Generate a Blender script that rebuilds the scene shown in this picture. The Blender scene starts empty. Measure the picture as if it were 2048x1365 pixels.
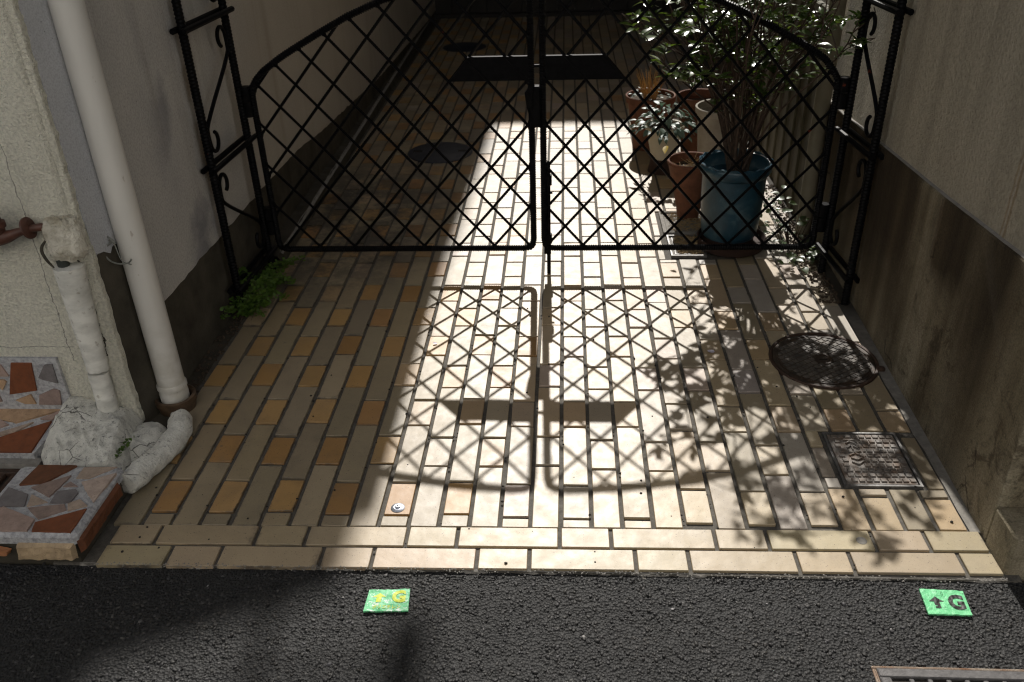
import bpy, math, random
from mathutils import Vector, Matrix, noise as mnoise

scene = bpy.context.scene
COL = scene.collection
rnd = random.Random(7)

# ------------------------------------------------------------------ camera
cam_data = bpy.data.cameras.new('camera')
cam = bpy.data.objects.new('camera', cam_data)
COL.objects.link(cam)
CR = Vector((0.99818475, 0.05283377, -0.02891004))
CU = Vector((-0.00216969, 0.51125897, 0.85942397))
CF = Vector((-0.06018712, 0.85780118, -0.51044554))
rot = Matrix((CR, CU, -CF)).transposed().to_4x4()
cam.matrix_world = Matrix.Translation((0.07575, -1.69012, 1.36988)) @ rot
cam_data.sensor_width = 36.0
cam_data.lens = 30.2668
cam_data.clip_start = 0.05
cam_data.clip_end = 500
cam_data.dof.use_dof = True
cam_data.dof.focus_distance = 2.25
cam_data.dof.aperture_fstop = 5.0
scene.camera = cam

# ------------------------------------------------------------------ sky, sun, exposure
SUN_EL = math.radians(40.3)
SUN_DX = -0.026                                  # the sun stands behind the gate, a little to the left
world = bpy.data.worlds.new('World')
scene.world = world
world.use_nodes = True
wn = world.node_tree
wn.nodes.clear()
sky = wn.nodes.new('ShaderNodeTexSky')
sky.sky_type = 'NISHITA'
sky.sun_disc = False
sky.sun_elevation = SUN_EL
sky.sun_rotation = math.atan2(SUN_DX, 1.0)
sky.air_density = 1.0
sky.dust_density = 2.5
bg = wn.nodes.new('ShaderNodeBackground')
bg.inputs['Strength'].default_value = 0.055
out = wn.nodes.new('ShaderNodeOutputWorld')
wn.links.new(sky.outputs[0], bg.inputs['Color'])
wn.links.new(bg.outputs[0], out.inputs['Surface'])

sun_data = bpy.data.lights.new('sun', 'SUN')
sun_data.energy = 5.0
sun_data.angle = math.radians(0.55)
sun_data.color = (1.0, 0.965, 0.91)
sun = bpy.data.objects.new('sun', sun_data)
COL.objects.link(sun)
to_sun = Vector((SUN_DX * math.cos(SUN_EL), math.cos(SUN_EL), math.sin(SUN_EL)))
sun.rotation_euler = to_sun.to_track_quat('Z', 'Y').to_euler()
sun.location = to_sun * 20

vs = scene.view_settings
vs.view_transform = 'Standard'
vs.look = 'None'
vs.gamma = 1.0
vs.use_curve_mapping = False
vs.exposure = 0.24
vs.use_white_balance = True                      # the photograph is balanced for the shade
vs.white_balance_temperature = 6600
vs.white_balance_tint = 10
scene.cycles.max_bounces = 8
scene.cycles.use_denoising = True
scene.cycles.filter_width = 1.15

# ------------------------------------------------------------------ mesh helpers
class MB:
    def __init__(s):
        s.v = []; s.f = []
    def add(s, vs, fs):
        o = len(s.v)
        s.v.extend([tuple(v) for v in vs])
        s.f.extend([tuple(i + o for i in f) for f in fs])
    def box(s, x0, x1, y0, y1, z0, z1, M=None):
        vs = [(x0,y0,z0),(x1,y0,z0),(x1,y1,z0),(x0,y1,z0),(x0,y0,z1),(x1,y0,z1),(x1,y1,z1),(x0,y1,z1)]
        if M: vs = [M @ Vector(v) for v in vs]
        s.add(vs, [(0,3,2,1),(4,5,6,7),(0,1,5,4),(1,2,6,5),(2,3,7,6),(3,0,4,7)])
    def bbox(s, x0, x1, y0, y1, z0, z1, b, M=None):
        """box with all vertical and top edges chamfered"""
        p = [(x0+b,y0),(x1-b,y0),(x1,y0+b),(x1,y1-b),(x1-b,y1),(x0+b,y1),(x0,y1-b),(x0,y0+b)]
        cx, cy = (x0+x1)/2, (y0+y1)/2
        def inset(q, d):
            return (q[0] + (d if q[0] < cx else -d), q[1] + (d if q[1] < cy else -d))
        vs = [(q[0],q[1],z0) for q in p] + [(q[0],q[1],z1-b) for q in p] + [(*inset(q,b),z1) for q in p]
        if M: vs = [M @ Vector(v) for v in vs]
        fs = []
        for r in (0, 8):
            for i in range(8):
                j = (i+1) % 8
                fs.append((r+i, r+j, r+8+j, r+8+i))
        fs.append(tuple(range(16, 24))); fs.append(tuple(reversed(range(8))))
        s.add(vs, fs)
    def tube(s, pts, rad, n=8, caps=True, closed=False):
        pts = [Vector(p) for p in pts]
        m = len(pts)
        if not hasattr(rad, '__len__'): rad = [rad] * m
        if len(rad) != m:
            k = len(rad)-1
            rad = [rad[min(k-1,int(i*k/(m-1)))]*(1-(i*k/(m-1)-min(k-1,int(i*k/(m-1))))) + rad[min(k-1,int(i*k/(m-1)))+1]*(i*k/(m-1)-min(k-1,int(i*k/(m-1)))) for i in range(m)]
        tang = []
        for i in range(m):
            a = pts[(i-1) % m] if (closed or i > 0) else pts[i]
            b = pts[(i+1) % m] if (closed or i < m-1) else pts[i]
            t = (b - a)
            tang.append(t.normalized() if t.length > 1e-9 else Vector((0,0,1)))
        up = Vector((0,0,1)) if abs(tang[0].z) < 0.9 else Vector((1,0,0))
        nrm = (up - tang[0] * up.dot(tang[0])).normalized()
        vs = []; fs = []
        for i in range(m):
            nrm = nrm - tang[i] * nrm.dot(tang[i])
            nrm = nrm.normalized() if nrm.length > 1e-6 else tang[i].orthogonal().normalized()
            bn = tang[i].cross(nrm)
            for k in range(n):
                a = 2 * math.pi * k / n
                vs.append(pts[i] + (nrm * math.cos(a) + bn * math.sin(a)) * rad[i])
        for i in range(m - (0 if closed else 1)):
            j = (i+1) % m
            for k in range(n):
                l = (k+1) % n
                fs.append((i*n+k, i*n+l, j*n+l, j*n+k))
        if caps and not closed:
            fs.append(tuple(reversed(range(n)))); fs.append(tuple((m-1)*n+k for k in range(n)))
        s.add(vs, fs)
    def lathe(s, prof, c, n=32, wob=0.0, seed=0):
        vs = []; fs = []
        m = len(prof)
        for (r, z) in prof:
            for k in range(n):
                a = 2 * math.pi * k / n
                rr = r * (1 + wob * mnoise.noise(Vector((math.cos(a)*1.5, math.sin(a)*1.5, z*6 + seed))))
                vs.append((c[0] + rr*math.cos(a), c[1] + rr*math.sin(a), c[2] + z))
        for i in range(m-1):
            for k in range(n):
                l = (k+1) % n
                fs.append((i*n+k, i*n+l, (i+1)*n+l, (i+1)*n+k))
        s.add(vs, fs)
    def prism(s, poly, fn_lo, fn_hi):
        """poly of 2D points; fn maps a point to 3D for the bottom and the top"""
        n = len(poly)
        vs = [fn_lo(p) for p in poly] + [fn_hi(p) for p in poly]
        fs = [tuple(reversed(range(n))), tuple(range(n, 2*n))]
        for i in range(n):
            j = (i+1) % n
            fs.append((i, j, n+j, n+i))
        s.add(vs, fs)
    def grid(s, fn, nu, nv):
        vs = [fn(i/nu, j/nv) for j in range(nv+1) for i in range(nu+1)]
        fs = [(j*(nu+1)+i, j*(nu+1)+i+1, (j+1)*(nu+1)+i+1, (j+1)*(nu+1)+i) for j in range(nv) for i in range(nu)]
        s.add(vs, fs)
    def mesh(s, name, mat, smooth=False, origin=(0,0,0), fix=True):
        me = bpy.data.meshes.new(name)
        ox, oy, oz = origin
        me.from_pydata([(x-ox, y-oy, z-oz) for x, y, z in s.v], [], s.f)
        if fix:
            import bmesh
            bm = bmesh.new(); bm.from_mesh(me)
            bmesh.ops.recalc_face_normals(bm, faces=bm.faces)
            bm.to_mesh(me); bm.free()
        if smooth:
            me.polygons.foreach_set('use_smooth', [True] * len(me.polygons))
            try: me.set_sharp_from_angle(angle=math.radians(38))
            except Exception: pass
        if mat: me.materials.append(mat)
        me.update()
        return me
    def build(s, name, mat, parent=None, smooth=False, fix=True):
        org = world_loc(parent)
        o = bpy.data.objects.new(name, s.mesh(name, mat, smooth, org, fix))
        COL.objects.link(o)
        if parent: o.parent = parent
        return o

def world_loc(o):
    v = Vector((0,0,0))
    while o:
        v += o.location; o = o.parent
    return v

def tag(o, label=None, cat=None, group=None, kind=None):
    if label: o['label'] = label
    if cat: o['category'] = cat
    if group: o['group'] = group
    if kind: o['kind'] = kind
    return o

def thing(name, loc, label=None, cat=None, group=None, kind=None):
    o = bpy.data.objects.new(name, None)
    o.empty_display_size = 0.1
    o.location = loc
    COL.objects.link(o)
    return tag(o, label, cat, group, kind)

def inst(name, me, parent, loc, rz=0.0, rot=None, scale=None, color=None):
    o = bpy.data.objects.new(name, me)
    COL.objects.link(o)
    o.parent = parent
    o.location = Vector(loc) - world_loc(parent)
    o.rotation_euler = rot if rot else (0, 0, rz)
    if scale: o.scale = scale
    if color: o.color = color
    return o

def nz(x, y, z=0.0, s=1.0):
    return mnoise.noise(Vector((x*s, y*s, z*s)))

def chaikin(p, it=2):
    p = [Vector(q) for q in p]
    for _ in range(it):
        q = [p[0]]
        for a, b in zip(p, p[1:]):
            q += [a*0.75 + b*0.25, a*0.25 + b*0.75]
        q.append(p[-1]); p = q
    return p

def resample(p, step):
    p = [Vector(q) for q in p]
    d = [0]
    for a, b in zip(p, p[1:]): d.append(d[-1] + (b-a).length)
    n = max(2, int(d[-1]/step)); outp = []; k = 0
    for i in range(n+1):
        t = d[-1]*i/n
        while k < len(d)-2 and d[k+1] < t: k += 1
        seg = d[k+1]-d[k]
        outp.append(p[k].lerp(p[k+1], (t-d[k])/seg if seg > 1e-9 else 0))
    return outp

def rebar(mb, path, r, pitch, n=8, depth=0.13, closed=False):
    pts = resample(path, pitch/2)
    if closed:
        pts = pts[:-1]
        if len(pts) % 2: pts = pts[:-1]
    rad = [r*(1+depth) if i % 2 else r for i in range(len(pts))]
    mb.tube(pts, rad, n, closed=closed)

# ------------------------------------------------------------------ material helpers
class Mat:
    def __init__(s, name, rough=0.7, spec=0.5, metallic=0.0):
        s.m = bpy.data.materials.new(name)
        s.m.use_nodes = True
        s.t = s.m.node_tree
        s.b = s.t.nodes['Principled BSDF']
        s.b.inputs['Roughness'].default_value = rough
        s.b.inputs['Specular IOR Level'].default_value = spec
        s.b.inputs['Metallic'].default_value = metallic
        s.geo = s.t.nodes.new('ShaderNodeNewGeometry')
        s.P = s.geo.outputs['Position']
    def n(s, typ, **kw):
        x = s.t.nodes.new(typ)
        for k, v in kw.items(): setattr(x, k, v)
        return x
    def l(s, a, b): s.t.links.new(a, b)
    def setv(s, sock, v):
        if isinstance(v, bpy.types.NodeSocket): s.l(v, sock)
        else: sock.default_value = v
    def scaled(s, sc, off=(0,0,0), vec=None):
        mp = s.n('ShaderNodeMapping')
        s.l(vec or s.P, mp.inputs['Vector'])
        mp.inputs['Scale'].default_value = sc if hasattr(sc, '__len__') else (sc, sc, sc)
        mp.inputs['Location'].default_value = off
        return mp.outputs['Vector']
    def noise(s, scale, detail=4, rough=0.55, vec=None, dist=0.0):
        x = s.n('ShaderNodeTexNoise')
        s.l(vec or s.P, x.inputs['Vector'])
        x.inputs['Scale'].default_value = scale
        x.inputs['Detail'].default_value = detail
        x.inputs['Roughness'].default_value = rough
        x.inputs['Distortion'].default_value = dist
        return x.outputs['Fac']
    def voro(s, scale, feature='F1', vec=None, outn='Distance', rnd=1.0):
        x = s.n('ShaderNodeTexVoronoi', feature=feature)
        s.l(vec or s.P, x.inputs['Vector'])
        x.inputs['Scale'].default_value = scale
        x.inputs['Randomness'].default_value = rnd
        return x.outputs[outn]
    def ramp(s, fac, stops):
        x = s.n('ShaderNodeValToRGB')
        s.l(fac, x.inputs['Fac'])
        e = x.color_ramp.elements
        while len(e) > 1: e.remove(e[-1])
        e[0].position, e[0].color = stops[0][0], col4(stops[0][1])
        for p, c in stops[1:]:
            q = e.new(p); q.color = col4(c)
        return x.outputs['Color']
    def rng(s, v, a, b, c=0.0, d=1.0, smooth=False):
        x = s.n('ShaderNodeMapRange')
        if smooth: x.interpolation_type = 'SMOOTHSTEP'
        s.setv(x.inputs['Value'], v)
        for k, q in zip(('From Min','From Max','To Min','To Max'), (a,b,c,d)): x.inputs[k].default_value = q
        return x.outputs['Result']
    def math(s, op, a, b=None, c=None):
        x = s.n('ShaderNodeMath', operation=op)
        s.setv(x.inputs[0], a)
        if b is not None: s.setv(x.inputs[1], b)
        if c is not None: s.setv(x.inputs[2], c)
        return x.outputs[0]
    def mix(s, fac, a, b, mode='MIX'):
        x = s.n('ShaderNodeMix', data_type='RGBA', blend_type=mode)
        s.setv(x.inputs['Factor'], fac)
        s.setv(x.inputs[6], a if isinstance(a, bpy.types.NodeSocket) else col4(a))
        s.setv(x.inputs[7], b if isinstance(b, bpy.types.NodeSocket) else col4(b))
        return x.outputs[2]
    def xyz(s, vec=None):
        x = s.n('ShaderNodeSeparateXYZ')
        s.l(vec or s.P, x.inputs[0])
        return x.outputs
    def bump(s, h, strength=0.5, dist=0.003, chain=None):
        x = s.n('ShaderNodeBump')
        x.inputs['Strength'].default_value = strength
        x.inputs['Distance'].default_value = dist
        s.l(h, x.inputs['Height'])
        if chain: s.l(chain, x.inputs['Normal'])
        s.l(x.outputs[0], s.b.inputs['Normal'])
        return x.outputs[0]
    def color(s, c): s.setv(s.b.inputs['Base Color'], c if isinstance(c, bpy.types.NodeSocket) else col4(c))
    def rough(s, v): s.setv(s.b.inputs['Roughness'], v)
    def objcolor(s): return s.n('ShaderNodeObjectInfo').outputs['Color']
    def objrand(s): return s.n('ShaderNodeObjectInfo').outputs['Random']
    def attr(s, name): 
        x = s.n('ShaderNodeAttribute'); x.attribute_name = name
        return x.outputs['Color']

def col4(c):
    return (c[0], c[1], c[2], 1.0) if hasattr(c, '__len__') else (c, c, c, 1.0)

# ------------------------------------------------------------------ materials
def make_tile_mat(name, attr):
    m = Mat(name, rough=0.42, spec=0.5)
    c = m.attr('tint') if attr else m.objcolor()
    # firing variation and iron specks
    v = m.noise(14, 3)
    c = m.mix(1.0, c, m.ramp(v, [(0.3, 0.93), (0.7, 1.04)]), 'MULTIPLY')
    sp = m.voro(135)
    sk = m.rng(sp, 0.11, 0.19, 0.0, 1.0)
    gate = m.rng(m.noise(60, 2), 0.47, 0.58, 0.35, 1.0)
    f = m.math('MULTIPLY', m.math('SUBTRACT', 1.0, sk), gate)
    c = m.mix(m.math('MULTIPLY', f, 0.9), c, (0.09, 0.065, 0.045))
    g = m.noise(420, 2)
    c = m.mix(1.0, c, m.ramp(g, [(0.3, 0.9), (0.7, 1.05)]), 'MULTIPLY')
    xyz = m.xyz()
    # soot coloured lichen on the left behind the gate, and a scuff under the drop bolt
    wob = m.noise(6, 5, 0.65)
    fine = m.noise(38, 5, 0.7)
    def blob(cx, cy, rx, ry, soft):
        dx = m.math('DIVIDE', m.math('SUBTRACT', xyz[0], cx), rx)
        dy = m.math('DIVIDE', m.math('SUBTRACT', xyz[1], cy), ry)
        d = m.math('ADD', m.math('MULTIPLY', dx, dx), m.math('MULTIPLY', dy, dy))
        return m.rng(d, 1.0, 1.0 - soft, 0.0, 1.0)
    s1 = m.math('MULTIPLY', blob(-0.85, 1.55, 0.50, 0.80, 0.8), m.rng(m.math('ADD', wob, m.math('MULTIPLY', fine, 0.6)), 0.66, 0.88))
    c = m.mix(m.math('MULTIPLY', s1, 0.85), c, (0.03, 0.028, 0.025))
    s2 = m.math('MULTIPLY', blob(0.02, 1.14, 0.17, 0.10, 1.0), m.rng(fine, 0.42, 0.62))
    c = m.mix(m.math('MULTIPLY', s2, 0.7), c, (0.12, 0.11, 0.10))
    s3 = m.math('MULTIPLY', blob(-0.62, -0.02, 0.36, 0.30, 0.9), m.rng(wob, 0.5, 0.72))
    c = m.mix(m.math('MULTIPLY', s3, 0.45), c, (0.07, 0.055, 0.04))
    s4 = m.math('MULTIPLY', blob(-0.62, 2.9, 0.5, 2.0, 0.7), m.rng(wob, 0.42, 0.66))
    c = m.mix(m.math('MULTIPLY', s4, 0.5), c, (0.05, 0.045, 0.04))
    # foot-worn grey dust in soft patches and a few drip spots
    s5 = m.math('MULTIPLY', m.rng(m.noise(5.5, 6, 0.7, dist=0.8), 0.50, 0.68), m.rng(fine, 0.35, 0.65, 0.4, 1.0))
    c = m.mix(m.math('MULTIPLY', s5, 0.34), c, (0.15, 0.125, 0.10))
    s6 = m.rng(m.voro(16, vec=m.scaled(1.0, (0.3, 0.7, 0))), 0.05, 0.09, 0.5, 0.0)
    c = m.mix(m.math('MULTIPLY', s6, m.rng(m.noise(3, 2), 0.5, 0.62)), c, (0.10, 0.08, 0.06))
    if not attr:
        # dirt rubbed along the edges of the older tiles on the left
        gen = m.n('ShaderNodeTexCoord').outputs['Generated']
        gx = m.xyz(gen)
        def edge(q): return m.math('MINIMUM', q, m.math('SUBTRACT', 1.0, q))
        e = m.math('MINIMUM', m.math('MULTIPLY', edge(gx[0]), 0.06), m.math('MULTIPLY', edge(gx[1]), 0.2))
        e = m.rng(m.math('ADD', e, m.math('MULTIPLY', m.math('SUBTRACT', fine, 0.5), 0.018)), 0.0035, 0.0, 0.0, 1.0)
        e = m.math('MULTIPLY', m.math('MULTIPLY', e, m.rng(m.noise(7, 3), 0.42, 0.6)), m.rng(xyz[0], -0.25, -0.65, 0.15, 0.95))
        c = m.mix(e, c, (0.06, 0.05, 0.04))
    m.color(c)
    m.rough(m.rng(m.noise(25, 3), 0.3, 0.7, 0.43, 0.52))
    h = m.math('ADD', m.noise(30, 2), m.math('MULTIPLY', m.noise(500, 2), 0.12))
    m.bump(h, 0.35, 0.002)
    return m.m

M_TILE = make_tile_mat('glazed_paving_tile', False)
M_TILE_FAR = make_tile_mat('glazed_paving_tile_far', True)

m = Mat('grey_grout', 0.9, 0.25)
c = m.ramp(m.noise(60, 6, 0.7), [(0.3, (0.066,0.060,0.052)), (0.7, (0.135,0.125,0.108))])
c = m.mix(m.rng(m.voro(320), 0.12, 0.2, 0.6, 0.0), c, (0.03,0.03,0.03))
m.color(c); m.bump(m.noise(350, 4), 0.6, 0.002); M_GROUT = m.m

m = Mat('rough_asphalt', 0.7, 0.4)
v = m.voro(170, outn='Color')
c = m.mix(0.6, m.ramp(m.noise(8, 5), [(0.3, 0.007), (0.7, 0.012)]), m.ramp(v, [(0.0, 0.006), (1.0, 0.03)]))
m.color(c); m.bump(m.voro(170), 0.9, 0.005); M_ASPHALT = m.m

m = Mat('asphalt_chippings', 0.62, 0.40)
c = m.attr('tint')
c = m.mix(1.0, c, m.ramp(m.noise(600, 3), [(0.3, 0.7), (0.75, 1.3)]), 'MULTIPLY')
c = m.mix(1.0, c, m.ramp(m.noise(3.2, 5, 0.6), [(0.36, 0.62), (0.66, 1.25)]), 'MULTIPLY')
c = m.mix(m.rng(m.noise(5, 4), 0.50, 0.72, 0.0, 0.28), c, (0.055, 0.046, 0.038))
m.color(c); M_CHIP = m.m

def stucco(name, base, dark, scale, strength, dist, streak=0.0, grime=None):
    m = Mat(name, 0.85, 0.3)
    xyz = m.xyz()
    c = m.ramp(m.noise(3.0, 5, 0.6), [(0.3, dark), (0.65, base)])
    c = m.mix(1.0, c, m.ramp(m.noise(scale, 3), [(0.3, 0.8), (0.6, 1.05)]), 'MULTIPLY')
    if streak:
        st = m.noise(9, 4, 0.6, vec=m.scaled((1.0, 1.0, 0.06)))
        c = m.mix(m.rng(st, 0.5, 0.75, 0.0, streak), c, (0.10, 0.085, 0.055))
    if grime:
        pit = m.rng(m.voro(75), 0.08, 0.15, 1.0, 0.0)
        c = m.mix(m.math('MULTIPLY', pit, m.rng(m.noise(7, 3), 0.45, 0.65, 0.0, grime)), c, (0.03, 0.03, 0.03))
    m.color(c)
    h = m.math('ADD', m.noise(scale, 4, 0.6, dist=0.6), m.math('MULTIPLY', m.noise(scale*3.2, 2), 0.35))
    m.bump(h, strength, dist)
    return m

mm = stucco('cream_stucco', (0.78,0.755,0.645), (0.70,0.675,0.57), 150, 1.0, 0.011)
# hairline cracks in the render beside the pipe
xyz = mm.xyz()
def crack(m, axis_a, axis_b, at, wob, w, lo, hi, seed):
    nn = m.noise(14, 4, 0.7, vec=m.scaled(1.0, (seed, seed, seed)))
    d = m.math('ABSOLUTE', m.math('SUBTRACT', m.math('ADD', xyz[axis_a], m.math('MULTIPLY', m.math('SUBTRACT', nn, 0.5), wob)), at))
    f = m.rng(d, w, w*2.2, 1.0, 0.0)
    return m.math('MULTIPLY', f, m.math('MULTIPLY', m.math('GREATER_THAN', xyz[axis_b], lo), m.math('LESS_THAN', xyz[axis_b], hi)))
base_c = mm.b.inputs['Base Color'].links[0].from_socket
ck = crack(mm, 0, 2, -1.090, 0.05, 0.0012, 0.24, 0.62, 3.1)
ck = mm.math('MAXIMUM', ck, mm.math('MULTIPLY', crack(mm, 0, 2, -1.192, 0.03, 0.0007, 0.22, 0.95, 8.4), 0.6))
ck = mm.math('MAXIMUM', ck, mm.math('MULTIPLY', crack(mm, 2, 0, 0.262, 0.02, 0.0006, -1.45, -1.18, 5.2), 0.6))
mm.color(mm.mix(ck, base_c, (0.05,0.045,0.035)))
M_CREAM = mm.m

mm = stucco('grey_painted_plaster', (0.46,0.445,0.42), (0.38,0.37,0.36), 160, 0.25, 0.003, streak=0.35, grime=0.9)
base_c = mm.b.inputs['Base Color'].links[0].from_socket
xyz = mm.xyz()
# damp bluish stains and a yellowed band by the gate
f = mm.math('MULTIPLY', mm.rng(mm.noise(5, 4), 0.48, 0.66), mm.rng(mm.math('ABSOLUTE', mm.math('SUBTRACT', xyz[1], 0.72)), 0.22, 0.05))
cc = mm.mix(mm.math('MULTIPLY', f, 0.7), base_c, (0.12,0.125,0.15))
f = mm.math('MULTIPLY', mm.rng(mm.noise(7, 4), 0.5, 0.62), mm.rng(mm.math('ABSOLUTE', mm.math('SUBTRACT', xyz[1], 0.84)), 0.07, 0.01))
cc = mm.mix(mm.math('MULTIPLY', f, 0.8), cc, (0.17,0.12,0.06))
cc = mm.mix(mm.rng(xyz[1], 0.8, 1.5, 0.0, 0.45), cc, (0.42,0.36,0.27))
mm.color(cc)
M_GREY = mm.m

mm = stucco('bluish_grey_plaster', (0.47,0.475,0.49), (0.40,0.405,0.42), 240, 0.35, 0.002, streak=0.15, grime=0.6)
M_BLUEGREY = mm.m

m = Mat('dark_mortar_dado', 0.9, 0.25)
c = m.ramp(m.noise(10, 6, 0.65), [(0.3, (0.034,0.030,0.022)), (0.7, (0.080,0.070,0.053))])
c = m.mix(m.rng(m.noise(9, 4, vec=m.scaled((1,1,0.12))), 0.5, 0.7, 0, 0.7), c, (0.03,0.028,0.02))
m.color(c); m.bump(m.noise(140, 5), 0.6, 0.003); M_DADO = m.m

m = Mat('stained_concrete', 0.88, 0.3)
xyz = m.xyz()
st = m.noise(7.0, 5, 0.6, vec=m.scaled((1.0,1.0,0.10)), dist=0.3)
big = m.noise(2.6, 6, 0.65, dist=0.5)
yy = m.math('ADD', xyz[1], m.math('MULTIPLY', m.math('SUBTRACT', m.noise(5, 5, 0.65, vec=m.scaled((1,1,0.25))), 0.5), 0.22))
zz = m.math('ADD', xyz[2], m.math('MULTIPLY', m.math('SUBTRACT', m.noise(8, 5, 0.65), 0.5), 0.18))
d1 = m.math('MULTIPLY', m.rng(yy, 0.47, 0.54), m.rng(zz, 0.05, 0.30, 0.30, 1.0))
d2 = m.math('MULTIPLY', m.math('MULTIPLY', m.rng(yy, 0.10, 0.18), m.rng(yy, 0.40, 0.345)), m.rng(zz, 0.30, 0.42))
d3 = m.math('MULTIPLY', m.math('MULTIPLY', m.rng(yy, -0.16, -0.02), m.rng(yy, 0.20, 0.10)), m.rng(zz, 0.05, 0.40, 0.35, 0.85))
bl_ = m.math('MULTIPLY', m.rng(m.noise(11, 6, 0.75, dist=1.0), 0.50, 0.62), m.rng(m.noise(3.1, 3), 0.42, 0.55))
d = m.math('MAXIMUM', m.math('MAXIMUM', m.math('MAXIMUM', d1, d2), d3), m.math('MULTIPLY', bl_, 0.75))
c = m.ramp(m.math('ADD', m.math('MULTIPLY', st, 0.6), m.math('MULTIPLY', big, 0.4)), [(0.34, (0.07,0.052,0.029)), (0.47, (0.18,0.15,0.098)), (0.64, (0.33,0.29,0.21))])
c = m.mix(m.math('MULTIPLY', d, 0.93), c, m.ramp(st, [(0.35, (0.020,0.013,0.006)), (0.65, (0.062,0.042,0.021))]))
c = m.mix(m.rng(m.noise(55, 5, 0.7), 0.5, 0.72, 0.0, 0.25), c, (0.06,0.05,0.03))
wv = m.noise(5, 6, 0.75)
wv3 = m.n('ShaderNodeVectorMath', operation='ADD')
m.l(m.P, wv3.inputs[0])
wcol = m.n('ShaderNodeTexNoise'); m.l(m.P, wcol.inputs['Vector']); wcol.inputs['Scale'].default_value = 6; wcol.inputs['Detail'].default_value = 5
wsc = m.n('ShaderNodeVectorMath', operation='SCALE'); m.l(wcol.outputs['Color'], wsc.inputs[0]); wsc.inputs['Scale'].default_value = 0.25
m.l(wsc.outputs[0], wv3.inputs[1])
cr = m.voro(2.2, 'DISTANCE_TO_EDGE', vec=wv3.outputs[0])
c = m.mix(m.math('MULTIPLY', m.rng(cr, 0.004, 0.012, 1.0, 0.0), m.rng(big, 0.50, 0.56, 0.0, 0.8)), c, (0.028,0.02,0.012))
c = m.mix(m.rng(m.voro(240), 0.08, 0.15, 0.5, 0.0), c, (0.04,0.035,0.03))
c = m.mix(1.0, c, m.ramp(m.noise(230, 4, 0.7), [(0.3, 0.6), (0.7, 1.35)]), 'MULTIPLY')
m.color(c); m.bump(m.math('ADD', m.noise(90, 5), m.noise(260, 4)), 0.7, 0.004); M_CONC = m.m

mm = stucco('ivory_textured_wall', (0.48,0.435,0.345), (0.42,0.38,0.30), 95, 1.0, 0.010, streak=0.35)
base_c = mm.b.inputs['Base Color'].links[0].from_socket
xyz = mm.xyz()
# rust run below an unseen bracket, drips downward
wv = mm.noise(18, 3)
for at, w, op in ((0.065, 0.0026, 0.55), (0.082, 0.0022, 0.45)):
    d = mm.math('ABSOLUTE', mm.math('SUBTRACT', mm.math('ADD', xyz[1], mm.math('MULTIPLY', mm.math('SUBTRACT', wv, 0.5), 0.02)), at))
    base_c = mm.mix(mm.rng(d, w, w*2.5, op, 0.0), base_c, (0.22,0.13,0.05))
mm.color(base_c)
M_IVORY = mm.m

m = Mat('white_mortar', 0.9, 0.3)
c = m.ramp(m.noise(22, 6, 0.7), [(0.26, (0.26,0.255,0.24)), (0.46, (0.56,0.55,0.50)), (0.7, (0.70,0.69,0.63))])
c = m.mix(m.rng(m.noise(90, 4, 0.7), 0.60, 0.68, 0.0, 0.8), c, (0.07,0.07,0.075))
z_ = m.math('ADD', m.xyz()[2], m.math('MULTIPLY', m.math('SUBTRACT', m.noise(30, 5, 0.7), 0.5), 0.03))
c = m.mix(m.rng(z_, 0.018, 0.004, 0.0, 0.85), c, (0.06,0.055,0.045))
c = m.mix(m.rng(m.noise(14, 5, 0.7, dist=1.0), 0.56, 0.66, 0.0, 0.5), c, (0.22,0.215,0.20))
ck_ = m.voro(13, 'DISTANCE_TO_EDGE')
c = m.mix(m.math('MULTIPLY', m.rng(ck_, 0.006, 0.018, 0.8, 0.0), m.rng(m.noise(9, 3), 0.54, 0.60)), c, (0.05,0.045,0.04))
m.color(c); m.bump(m.math('ADD', m.noise(60, 6, 0.7), m.noise(170, 4)), 0.7, 0.004); M_MORTAR = m.m

m = Mat('grey_white_joint_mortar', 0.9, 0.3)
c = m.ramp(m.noise(80, 6, 0.7), [(0.3, (0.20,0.20,0.21)), (0.6, (0.46,0.46,0.47))])
m.color(c); m.bump(m.noise(220, 4), 0.8, 0.003); M_JOINT = m.m

m = Mat('concrete_strip', 0.9, 0.3)
c = m.ramp(m.noise(40, 6, 0.7), [(0.3, (0.17,0.16,0.145)), (0.7, (0.29,0.275,0.25))])
m.color(c); m.bump(m.noise(200, 4), 0.6, 0.002); M_STRIP = m.m

m = Mat('grimy_edge_mortar', 0.9, 0.3)
y_ = m.xyz()[1]
c = m.ramp(m.noise(40, 6, 0.7), [(0.3, (0.15,0.14,0.125)), (0.7, (0.26,0.245,0.22))])
c = m.mix(m.rng(m.math('ADD', y_, m.math('MULTIPLY', m.noise(9, 4), 0.4)), 0.75, 1.1, 0.0, 0.92), c, (0.03,0.026,0.02))
m.color(c); m.bump(m.noise(200, 4), 0.6, 0.002); M_EDGE = m.m

def stone_mat():
    m = Mat('paving_stone', 0.72, 0.4)
    c = m.objcolor()
    c = m.mix(1.0, c, m.ramp(m.noise(45, 6, 0.65), [(0.3, 0.75), (0.7, 1.2)]), 'MULTIPLY')
    c = m.mix(m.rng(m.noise(260, 3), 0.58, 0.68, 0.0, 0.35), c, (0.08,0.06,0.05))
    m.color(c); m.bump(m.noise(70, 5), 0.45, 0.002)
    return m.m
M_STONE = stone_mat()

m = Mat('worn_cast_iron', 0.5, 0.45)
c = m.ramp(m.noise(30, 5, 0.65), [(0.36, (0.20,0.185,0.17)), (0.52, (0.14,0.115,0.095)), (0.70, (0.15,0.095,0.062))])
m.color(c); m.bump(m.noise(150, 4), 0.4, 0.002); M_CAST = m.m

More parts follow.
